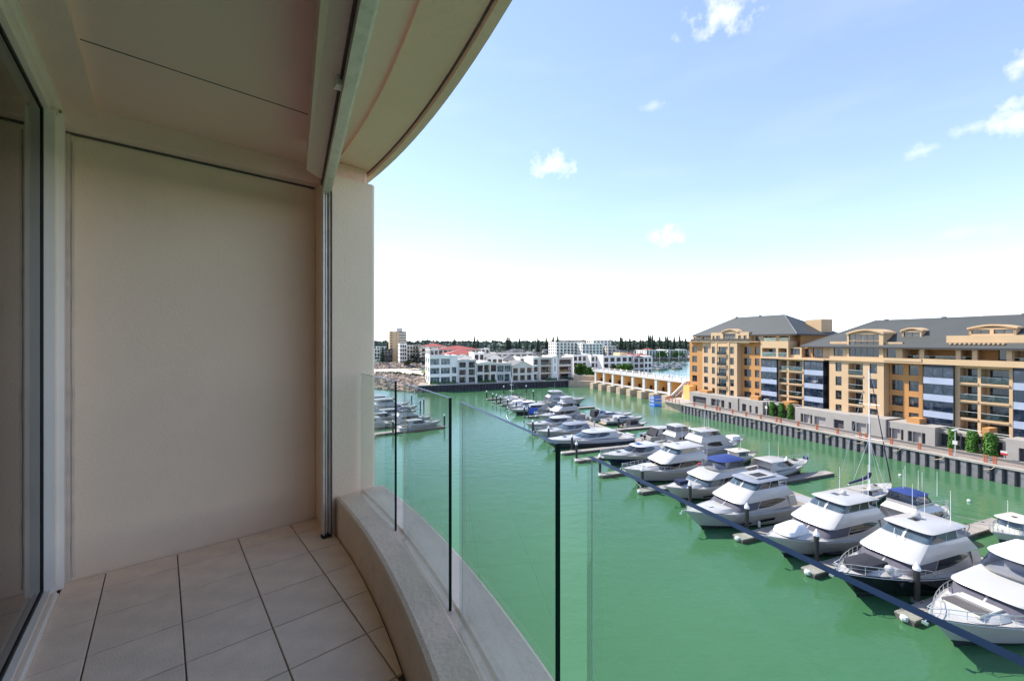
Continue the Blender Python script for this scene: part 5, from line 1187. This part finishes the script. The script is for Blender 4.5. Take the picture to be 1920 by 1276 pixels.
def yacht(o, L=12, B=3.6, mh=15.5):
    dz, dy = hull(o, L, B, 1.35, 1.05, 'gelcoat', cock=.62, zc=.6, rake=.10, full=1.05, rail=False, transom=.7); d = dz(.4 * L)
    r0 = ring(ol(.24 * L, .66 * L, B * .30, .16 * L), d + .0); r1 = ring(ol(.28 * L, .66 * L, B * .25, .16 * L), (d + .32, d + .5))
    MB().loft([r0, r1]).build('coachroof', 'gelcoat', o, smooth=35); e = NS + 2 * NF
    for a, b in ((1.0, NS), (e, e + NS - 1)):
        mb = MB(); pane(mb, r0, r1, a, b, .35, .8, .02); mb.build('window', 'tint', o)
    mx = .40 * L
    mb = MB(); mb.tube([(mx, 0, d + .3), (mx + .1, 0, mh)], .075, 8, r1=.05); mb.build('mast', 'pile_cap', o)
    for f, w in ((.42, 1.5), (.70, 1.1)):
        z = d + (mh - d) * f; MB().tube([(mx + .1, -w, z + .1), (mx, 0, z), (mx + .1, w, z + .1)], .035, 5).build('spreader', 'pile_cap', o)
    mb = MB(); mb.tube([(mx + .05, 0, d + 1.45), (mx + 4.6, 0, d + 1.35)], .07, 6); mb.build('boom', 'pile_cap', o)
    mb = MB(); mb.tube([(mx + .0, 0, d + 2.2), (mx + .25, 0, d + 1.75), (mx + 1.6, 0, d + 1.58), (mx + 3.2, 0, d + 1.5), (mx + 4.5, 0, d + 1.44)], .24, 7, r1=.12); mb.build('sail_cover', 'canvas_navy', o, smooth=60)
    mb = MB(); mb.tube([(.1, 0, 1.45), (mx, 0, mh * .98)], .075, 6, r1=.04); mb.build('furled_jib', 'canvas_navy', o)
    mb = MB(); mb.tube([(L - .1, 0, 1.1), (mx + .1, 0, mh)], .012, 4)
    for sg in (1, -1):
        mb.tube([(mx + .3, sg * dy(mx) * .95, d), (mx + .1, sg * 1.5, d + (mh - d) * .42), (mx + .1, sg * 1.1, d + (mh - d) * .7), (mx + .1, 0, mh * .98)], .012, 4); mb.tube([(mx + .9, sg * dy(mx) * .95, d), (mx + .1, 0, d + (mh - d) * .42)], .012, 4); mb.tube([(mx - .6, sg * dy(mx) * .9, d), (mx + .1, 0, d + (mh - d) * .42)], .012, 4)
    mb.build('rigging', 'steel', o)
    mb = MB()
    for sg in (1, -1):
        mb.tube([(.1, sg * .25, 2.0), (1.6, sg * (dy(1.6) - .1), 1.95), (L * .5, sg * (dy(L * .5) - .1), d + .62), (L - .5, sg * (dy(L - .5) - .1), 1.75)], .016, 4)
        for x in (.3, 1.6, 3.2, 5, 7, 9, 11):
            if x < L: mb.tube([(x, sg * (max(.25, dy(x) - .1)), dz(x)), (x, sg * (max(.25, dy(x) - .1)), dz(x) + .62)], .014, 4)
    mb.build('guard_rail', 'steel', o)
    for x in (.3, .5): hatch(o, x * L, 0, dz(x * L) + .42, .22)
    MB().tube([(L * .80, 0, .6), (L * .80, 0, 1.5)], .04, 5).build('wheel_pedestal', 'steel', o); mb = MB(); mb.lathe([(.42, 0), (.46, .03), (.42, .06), (.38, .03)], 0, 0, 14); mb.v = [(L * .8 + .1 + c, a, 1.55 + b) for a, b, c in mb.v]; mb.build('steering_wheel', 'steel', o)

def boat(q, r, label, cat='boat', rot=0, name='motor_cruiser', group=None):
    return root(name, label, cat, q, r, 0, group, rot)
GB, GR = 'cruisers berthed bow out in the near row', 'boats berthed on the far side of the walkway'
# near row, bows towards the viewer's building
o = boat(34.2, 15.3, 'large white flybridge cruiser with striped sun pad on its foredeck', rot=-3, group=GB)
d, zt, dz, dy = sport_flybridge(o, 17, 5.0, 2.4, 1.5, opn='canvas_white', hullwin=False)
for k in range(12):
    x = 3.1 + k * .20; z = dz(x) + .42 - .0; MB().box(x, x + .11, -.95, .95, z, z + .05).build('cushion_stripe', 'stripe_dark', o)
MB().box(3.0, 5.5, -1.0, 1.0, dz(4) + .30, dz(4) + .43).build('sun_pad', 'gelcoat_cream', o)
o = boat(34.25, 20.85, 'black hulled white cruiser with dark covered tender on the foredeck', rot=-2, group=GB)
d, zt, dz, dy = sport_flybridge(o, 16.2, 5.0, 2.45, 1.5, hm='hull_black', hullwin=False); dome(o, 10.6, .5, zt + .02, .34); dome(o, 3.9, -1.3, dz(3.9) + .35, .3); mast(o, 11.5, 1.2, zt, 2.6); mast(o, 11.8, -1.2, zt, 2.8); mast(o, 11.2, .2, zt, 2.2)
a = ring(ol(1.5, 4.7, .85, .9, p=2), dz(3) + .30); b = ring(ol(1.6, 4.6, .80, .9, p=2), dz(3) + .62); c = ring(ol(2.2, 4.2, .4, .6, p=2), dz(3) + .80); MB().loft([a, b, c]).build('covered_tender', 'canvas_black', o, smooth=40)
o = boat(34.7, 27.0, 'white enclosed flybridge cruiser with white covered tender on the bow', rot=-1, group=GB)
d, zt, dz, dy = sport_flybridge(o, 16.0, 4.9, 2.35, 1.45, rail=False); mast(o, 11.4, .9, zt, 2.4); mast(o, 11.9, -.9, zt, 2.0); mast(o, 12.0, -1.3, zt, 3.2, .03); dome(o, 10.5, 0, zt, .26)
a = ring(ol(1.7, 4.4, .95, .7, p=2.4), dz(3) + .25); b = ring(ol(1.9, 4.3, .9, .7, p=2.4), dz(3) + .6); c = ring(ol(3.0, 4.2, .5, .5, p=2), dz(3) + 1.0); MB().loft([a, b, c]).build('covered_tender', 'canvas_white', o, smooth=40)
o = boat(31.9, 34.0, 'white enclosed flybridge cruiser with blue grey hardtop and solar hatch', rot=1, group=GB)
d, zt, dz, dy = sport_flybridge(o, 16.6, 4.9, 2.35, 1.45, top='canvas_grey', rail=False); MB().box(9.3, 12.2, -1.1, 1.1, zt + .04, zt + .14).build('roof_frame', 'gelcoat', o); MB().box(9.6, 11.3, -.8, .2, zt + .14, zt + .19).build('solar_panel', 'tint', o)
a = ring(ol(-.2, 1.5, .6, .5, p=2), .9); MB().box(17.2, 19.4, -.9, .9, .45, 1.0).build('tender', 'inflatable', o); fender(o, 8, -2.35, .6)
o = boat(35.4, 41.0, 'white flybridge cruiser with royal blue canopy over clear curtains', rot=2, group=GB)
d, zt, dz, dy = sport_flybridge(o, 15.2, 4.7, 2.15, 1.4, cover='screen_glass', opn='canvas_blue', hullwin=True, rail=False); mast(o, 8.5, 1.3, zt - .6, 2.4); MB().box(2.0, 3.4, -.5, .5, dz(2.5) + .3, dz(2.5) + .7).build('covered_winch', 'canvas_navy', o); MB().lathe([(.05, d + 1.75), (.18, d + 1.8), (.18, d + 2.1), (.05, d + 2.15)], 7.6, 1.7, 8).build('life_ring', 'red_paint', o)
o = boat(34.5, 48.4, 'white enclosed flybridge cruiser with blue tinted helm windows', rot=1, group=GB)
d, zt, dz, dy = sport_flybridge(o, 16.4, 4.9, 2.35, 1.4, cover='tint', hullwin=False); MB().box(3.6, 6.0, -.8, .8, dz(4) + .3, dz(4) + .42).build('sun_pad', 'gelcoat_cream', o); mast(o, 11.5, .8, zt, 2.2)
o = boat(36.4, 56.8, 'white express cruiser with dark navy hull stripe and blue sunroof', rot=3, group=GB)
sport_cruiser(o, 13.6, 4.3, 2.0, 1.3, stripe='hull_navy', glass='tint', topm='gelcoat_silver', sunroof='canvas_blue')
o = boat(31.6, 69.2, 'long silver sport yacht with dark grey hull band', rot=-1, group=GB)
sport_cruiser(o, 19.0, 5.0, 2.1, 1.35, hm='gelcoat_silver', stripe='hull_grey', glass='screen_glass', slots=True, rail=False, cock=.82)
o = boat(33.5, 76.3, 'white sport cruiser with blue grey canvas roof', rot=6, group=GB)
sport_cruiser(o, 15.0, 4.4, 2.0, 1.3, topm='canvas_grey', arch=False)
o = boat(34.6, 84.2, 'white express cruiser with tan tinted side windows', rot=6, group=GB)
sport_cruiser(o, 14.2, 4.3, 1.9, 1.25, glass='tint')
o = boat(41.0, 92.4, 'white game fishing boat with tall enclosed tower', rot=10, group=GB)
d, zt, dz, dy = sport_flybridge(o, 14.0, 4.5, 2.0, 1.3, cover='tint', hullwin=False); dome(o, 9.4, 0, zt, .25); mast(o, 9.8, .6, zt, 2.2)
a = ring(ol(7.4, 10.6, 1.0, .5), zt); b = ring(ol(7.8, 10.4, .9, .5), zt + 1.1); MB().loft([a, b]).build('tuna_tower', 'gelcoat', o); hardtop(o, 7.4, 10.8, 1.1, .5, zt + 1.1)
o = boat(38.6, 104.6, 'grey and white sports boat with dark swept side windows', rot=6, group=GB)
sport_cruiser(o, 12.8, 4.0, 1.7, 1.15, stripe='hull_grey', glass='tint', arch=True)
o = boat(40.5, 111.5, 'white cuddy boat with clear covers next to the grey sports boat', rot=6, group=GB); sport_cruiser(o, 10.5, 3.4, 1.5, 1.0, glass='clears', topm='canvas_white')
o = boat(40.6, 117.6, 'white trailer cruiser with small dark cabin window', rot=6, group=GB); small_boat(o, 9.0, 2.9, 1.3, .9, cov='canvas_white', motor=False)
o = boat(43.0, 124.5, 'small dark sailing boat with black sail cover beyond the motor boats', 'sailing boat', rot=6, name='sailing_boat', group=GB); yacht(o, 8.5, 2.7, 8.0)
o = boat(44.0, 130.5, 'white half cabin boat at the far finger pontoon', rot=6, group=GB); small_boat(o, 7.5, 2.6, 1.2, .8)
# far side row, bows away
def far(q_bow, r, label, rot=0, name='motor_cruiser', cat='boat'): return boat(q_bow, r, label, cat, 180 + rot, name, GR)
o = far(67.5, 113.8, 'tall white motor yacht with twin dark window bands and open cockpit roof', -6)
d, zt, dz, dy = sport_flybridge(o, 15.5, 4.8, 2.35, 1.45, cover='tint', opn='gelcoat', hullwin=False); mast(o, 11, 1.2, zt - .4, 3); dome(o, 11.4, .5, zt, .3)
o = far(66.6, 88.5, 'white sports cruiser with radar arch and black canvas back', -8)
d, zt, dz, dy = sport_cruiser(o, 12.6, 3.9, 1.8, 1.2, arch=True, topm=None, low=.35); MB().loft([ring(ol(9.4, 11.6, 1.5, .3), d - .1), ring(ol(9.5, 11.4, 1.3, .3), d + 1.3)]).build('canvas_cover', 'canvas_black', o); MB().box(8.2, 9.4, -1.1, 1.1, d + .9, d + 1.0).build('blue_bimini', 'canvas_blue', o)
o = far(66.2, 83.9, 'white open sports boat in front of the radar arch cruiser', -6); sport_cruiser(o, 11.0, 3.6, 1.6, 1.1, topm=None, low=.4, glass='tint', stripe='hull_grey')
o = far(64.0, 80.0, 'small runabout under a black canvas tent', -4, 'runabout'); small_boat(o, 6.4, 2.3, .95, .7, cov='canvas_black')
o = far(64.8, 68.0, 'white hardtop cruiser with black covered windscreen', 0); d, zt, dz, dy = sport_cruiser(o, 10.8, 3.6, 1.7, 1.2, glass='canvas_black', stripe='gelcoat_silver'); MB().loft([ring(ol(7.6, 9.6, 1.4, .2), d - .1), ring(ol(7.4, 8.6, 1.2, .2), d + 1.1)]).build('canvas_back', 'canvas_black', o); outboard(o, 11.2, .5, .9); outboard(o, 11.2, -.5, .9)
o = boat(52.6, 73.2, 'grey inflatable tender lying on the walkway', 'dinghy', 90, 'inflatable_dinghy', GR)
MB().tube([(.0, .7, .55), (-2.6, .7, .6), (-3.3, 0, .75), (-2.6, -.7, .6), (0, -.7, .55)], .26, 8).build('tube', 'inflatable', o, smooth=60); MB().box(-2.7, 0, -.5, .5, .45, .52).build('floorboard', 'teak', o)
o = far(66.6, 56.2, 'white game fishing cruiser with high enclosed helm and antennas', 0); d, zt, dz, dy = sport_flybridge(o, 14.2, 4.7, 2.15, 1.35, cover='gelcoat', hullwin=False)
for y in (-1.2, -.6, .2, .9): mast(o, 8.9 + y * .4, y, zt, 2.4 - y * .3)
a = ring(ol(1.2, 3.6, .8, .6), dz(2) + .3); b = ring(ol(1.4, 3.5, .7, .6), dz(2) + .95); MB().loft([a, b]).build('covered_tender', 'canvas_white', o)
o = far(63.6, 61.4, 'white flybridge boat with clear curtains beside the game fishing cruiser', 0); sport_flybridge(o, 11.4, 4.0, 1.9, 1.25, cover='tint', opn='gelcoat', hullwin=False)
o = far(62.6, 50.4, 'small white hardtop cruiser with blue tinted windscreen', 0); d, dz, dy = small_boat(o, 8.4, 2.8, 1.25, .9, kind='pilot'); mast(o, 4, .4, d + 1.2, 2)
o = far(65.2, 43.6, 'white express cruiser with bow rail and grey underside', 1); d, zt, dz, dy = sport_cruiser(o, 12.6, 4.1, 2.0, 1.3, glass='tint', stripe='hull_grey'); mast(o, 7.5, .6, zt, 2.6); mast(o, 7.8, -.6, zt, 2.2)
MB().box(.5, .8, -.3, .3, 1.75, 2.25).build('flag', 'canvas_blue', o)
o = far(66.0, 33.4, 'white sailing yacht with navy sail cover and tall mast', 3, 'sailing_yacht', 'sailing yacht'); yacht(o, 12.6, 3.7, 16.6)
o = far(61.4, 26.0, 'cruiser with royal blue canopy frame and radar domes behind the black hulled boat', 0); d, zt, dz, dy = sport_flybridge(o, 10.5, 3.8, 1.7, 1.15, cover='tint', opn='canvas_blue', hullwin=False)
for x, y in ((4.6, 1.2), (5.2, -1.2), (6.0, .3), (6.4, .8), (7.2, -.4)): mast(o, x, y, zt - .5, 2.6)
dome(o, 3.0, .5, 1.9, .35)
o = boat(58.4, 21.4, 'small cream pilothouse boat on the finger pontoon end', rot=-6, name='pilothouse_boat', group=GR); d, dz, dy = small_boat(o, 7.4, 2.7, 1.35, .95, 'gelcoat_cream', 'pilot'); mast(o, 3.6, .6, d + 1.2, 1.6)
# left marina
GL = 'boats of the side marina seen through the glass'
LT = [(18.3, 96.6, 'white fishing boat with raked dark cabin windows at the side marina end', 'fish'), (17.0, 102.4, 'small flybridge boat with dark bimini at the side marina', 'fly'), (12.5, 107.5, 'white cruiser with long low cabin, third in the side marina', 'cr'),
      (15.0, 112.5, 'white express cruiser with slim dark windows at the side marina', 'cr'), (16.0, 118.5, 'white motor yacht with tinted saloon at the side marina', 'sf'), (14.6, 125.5, 'larger white yacht with rounded deckhouse at the side marina', 'sf'),
      (9.0, 133.0, 'grey trimmed cruiser at the side marina far end', 'cr'), (12.0, 140.0, 'white cruiser outermost in the side marina', 'cr')]
for q, r, lb, k in LT:
    o = boat(q, r, lb, rot=192, group=GL)
    if k == 'fish': sport_cruiser(o, 10.4, 3.4, 1.6, 1.0, glass='tint', topm='gelcoat', low=.1, cock=.66)
    elif k == 'fly': sport_flybridge(o, 10.5, 3.6, 1.7, 1.1, cover='tint', opn='canvas_navy', hullwin=False)
    elif k == 'sf': sport_flybridge(o, 15, 4.5, 2.1, 1.35, cover='tint', hullwin=False)
    else: sport_cruiser(o, 13, 4.0, 1.8, 1.2, glass='tint')
for q, r, lb, k in ((-4, 99, 'white cruiser moored stern to beside the side marina walkway', 'cr'), (-5, 106, 'white flybridge boat at the inner side marina walkway', 'sf'), (-6, 113, 'white express boat at the inner side marina', 'cr'), (-7, 121, 'white yacht at the inner side marina', 'sf')):
    o = boat(q, r, lb, rot=12, group=GL); (sport_flybridge(o, 12, 4, 1.9, 1.2, cover='tint', hullwin=False) if k == 'sf' else sport_cruiser(o, 11, 3.7, 1.7, 1.1, glass='tint'))
# back basin boats
for k in range(12):
    px = 1226 + k * 5.6; r = 232 + (k * 37 % 60); o = root('moored_boat', 'small white boat moored in the basin behind the barrage', 'boat', qa(px, r), r, 0, 'boats in the back basin', 180 + k * 13 % 30)
    sport_cruiser(o, 10 + k % 4, 3.4, 1.6, 1.1, glass='tint', rail=False)
    if k % 3 == 0: MB().tube([(4, 0, 1.2), (4, 0, 15)], .09, 6).build('mast', 'pile_cap', o)

# ------------------------------------------------------------------ pontoons and piles
def pontoon(q0, q1, r, w, lb, name='finger_pontoon', group='finger pontoons', rot=0, step=.9, planks=True):
    L_ = q1 - q0; o = root(name, lb, 'pontoon', q0, r, 0, group, rot)
    MB().box(0, L_, -w / 2, w / 2, -.25, .36).build('float', 'pontoon_side', o)
    MB().box(0, L_, -w / 2 - .05, -w / 2 + .1, .30, .44).build('edge_beam', 'pontoon_deck', o); MB().box(0, L_, w / 2 - .1, w / 2 + .05, .30, .44).build('edge_beam', 'pontoon_deck', o)
    n = int(L_ / step)
    if planks:
        m = MB().box(0, L_ / n - .04, -w / 2 + .1, w / 2 - .1, .36, .43).build('plank', 'plank', mesh_only=True)
        for k in range(n): put('plank', m, o, (k * L_ / n, 0, 0))
    else: MB().box(0, L_, -w / 2 + .1, w / 2 - .1, .36, .43).build('deck', 'plank', o)
    for k in range(3): x = L_ * (.2 + .3 * k); MB().box(x - .18, x + .18, w / 2 - .22, w / 2 - .12, .43, .53).build('cleat', 'steel', o)
    MB().lathe([(.02, .1), (.22, .15), (.26, .3), (.22, .45), (.02, .5)], -.05, 0, 8).build('end_fender', 'white_rubber', o)
    return o
near = [(34.0, 11.0, 'beyond the striped sun pad cruiser'), (36.5, 17.7, 'between the striped sun pad cruiser and the black hulled cruiser'), (36.0, 24.1, 'between the black hulled cruiser and the white tender cruiser'), (35.6, 30.7, 'between the white tender cruiser and the blue hardtop cruiser'), (36.5, 38.0, 'between the blue hardtop and royal blue canopy cruisers'),
        (34.6, 44.8, 'between the royal blue canopy cruiser and its tall neighbour'), (33.4, 52.3, 'beside the blue sunroof cruiser'), (33.8, 60.1, 'ending at a lone pile beside the blue sunroof cruiser'), (33.8, 65.0, 'along the long silver sport yacht'), (35.0, 73.3, 'between the silver yacht and canvas roof cruiser'), (35.2, 80.6, 'by the tan window cruiser'),
        (40.9, 88.6, 'beside the game fishing tower boat'), (41.5, 99.6, 'with the blue banner'), (42.0, 108.6, 'beside the grey sports boat'), (41.6, 114.4, 'before the trailer cruiser'), (41.5, 120.6, 'beside the dark sailing boat'), (41.3, 127.4, 'before the half cabin boat'), (41.2, 134.6, 'farthest out from the viewer')]
for q, r, t in near:
    p = pontoon(q, 51.0, r, 1.1, 'narrow finger pontoon ' + t, rot=0 if r < 70 else 1, planks=r < 70)
for q1, r, t in ((66.5, 41.3, 'beside the bow rail express cruiser'), (63, 29.4, 'behind the sailing yacht'), (66, 23.5, 'leading to the cream pilothouse boat'), (66.5, 107.6, 'beside the tall motor yacht'), (64.5, 77.8, 'in front of the black tent runabout'), (62.5, 92.0, 'behind the radar arch cruiser'), (62, 52.8, 'beside the game fishing cruiser'), (64, 64.6, 'by the black windscreen cruiser'), (63, 14.0, 'nearest the apartment end')):
    pontoon(53.2, q1, r, 1.3, 'pontoon arm ' + t, name='pontoon_arm', group='pontoon arms on the far side', planks=r < 60)
wk = root('main_walkway', 'long main pontoon walkway between the two rows of boats', 'pontoon', 52.1, 8, 0)
MB().box(-1.1, 1.1, 0, 131, -.25, .36).build('float', 'pontoon_side', wk)
m = MB().box(-1.15, 1.15, 0, .96, .36, .44).build('plank', 'plank', mesh_only=True)
for k in range(131): put('plank', m, wk, (0, k, 0))
for k in range(14):
    o = root('service_pedestal', 'white power pedestal on the main walkway', 'pedestal', 51.3, 14 + k * 8.6, .44, 'power pedestals on the walkway')
    MB().box(-.15, .15, -.15, .15, 0, .95).build('column', 'gelcoat', o); MB().box(-.18, .18, -.18, .18, .95, 1.05).build('cap', 'gelcoat_grey', o)
pontoon(2.0, 19.0, 92.0, 1.9, 'wide timber pontoon at the front of the side marina', 'side_pontoon', None, 12, 1.1)
pontoon(4.0, 17.5, 104.0, 1.2, 'narrow side marina pontoon behind the fishing boat', 'side_pontoon', None, 12, planks=False); pontoon(4, 16, 123, 1.2, 'far narrow side marina pontoon', 'side_pontoon', None, 12, planks=False)
wk = root('side_walkway', 'main walkway of the side marina', 'pontoon', 2.5, 90, 0, None, 12); MB().box(-1, 1, 0, 55, -.2, .42).build('deck', 'pontoon_deck', wk)
pmesh = MB().lathe([(.20, -2), (.20, 2.75)], 0, 0, 12).build('shaft', 'pile_black', mesh_only=True, smooth=40); cmesh = MB().lathe([(.24, 2.70), (.24, 2.86), (.02, 3.3)], 0, 0, 12).build('cap', 'pile_cap', mesh_only=True); gm = MB().box(-.34, .34, -.34, .34, .30, .42).build('guide', 'steel', mesh_only=True)
def pile(q, r, lb, grp, h=1.): 
    o = root('mooring_pile', lb, 'pile', q, r, 0, grp, random.uniform(0, 90)); o.scale = (1, 1, h); put('shaft', pmesh, o); put('cap', cmesh, o); put('guide', gm, o)
seen = {}
for q, r in ((39.7, 18.5), (38.3, 24.9), (37.8, 31.5), (37.4, 38.9), (35.7, 45.6), (33.9, 53.1), (34.3, 60.9), (35.5, 74.2), (35.2, 81.4), (40.9, 100.3), (42.6, 100.4), (42.1, 109.3), (41.6, 115.1), (41.5, 121.3), (41.5, 125.3), (41.2, 128.2), (41.3, 135.4), (36.2, 65.9), (43.5, 88.0)):
    t = min(near, key=lambda n: abs(n[1] - r))[2]; seen[t] = seen.get(t, 0) + 1
    pile(q, r, ('white capped pile ' if seen[t] == 1 else 'second white capped pile ') + t, 'piles of the near row')
for q, r in ((55.8, 30.3), (58.0, 108.4), (55.2, 78.8), (56.9, 131.2), (50.6, 144.2), (59, 142.7), (58.5, 42.2), (61.3, 63.8)): pile(q, r, 'black mooring pile with white cone cap on the far side arms', 'piles of the far row', 1.15 if r > 140 else 1)
for q, r in ((18.8, 95.4), (18.4, 124.9), (16.9, 121.5), (16, 134.8), (7.0, 92.0), (6, 107)): pile(q, r, 'black mooring pile in the side marina', 'piles of the side marina')
# blue banner on the finger
o = root('banner', 'blue banner with white and red patch on a finger pontoon', 'banner', 41.4, 98.6, .4)
MB().box(-.1, .1, -.1, .1, 0, 2.8).build('post', 'hull_navy', o); MB().box(.1, 2.6, -.05, .02, .7, 2.3).build('panel', 'sign_blue', o); MB().box(1.5, 2.58, -.062, -.051, .75, 1.4).build('white_patch', 'pile_cap', o); MB().box(1.9, 2.2, -.074, -.063, 1.1, 1.5).build('red_patch', 'red_paint', o)
# loose mooring lines and small buoys
for k, (a, b) in enumerate((((36, 48.4, 1.9), (35.6, 45.5, .5)), ((37, 34, 1.8), (37.4, 31, .5)), ((49.5, 69.2, 1.2), (45, 65.3, .5)), ((59.5, 26.0, 1.3), (66.0, 21.5, .6)))):
    A, B_ = Vector(a), Vector(b); pts = [A.lerp(B_, t / 8) - Vector((0, 0, .5 * math.sin(math.pi * t / 8) * (1 if k < 3 else .4))) for t in range(9)]
    mb = MB(); mb.tube(pts, .03, 5); o = marina_mesh(mb, 'mooring_line', 'rope'); tag(o, ['slack white mooring line below the blue helm window cruiser', 'white mooring line under the blue hardtop cruiser', 'mooring line from the long silver sport yacht', 'pale mooring line towards the cream pilothouse boat'][k], 'rope')
for q, r in ((75.6, 37.2), (71.5, 28.2), (70.5, 62.0)):
    o = root('mooring_buoy', 'tiny white buoy floating before the quay wall', 'buoy', q, r, 0, 'small white buoys'); MB().lathe([(.02, -.1), (.16, 0), (.2, .12), (.14, .26), (.02, .3)], 0, 0, 8).build('float', 'white_rubber', o)
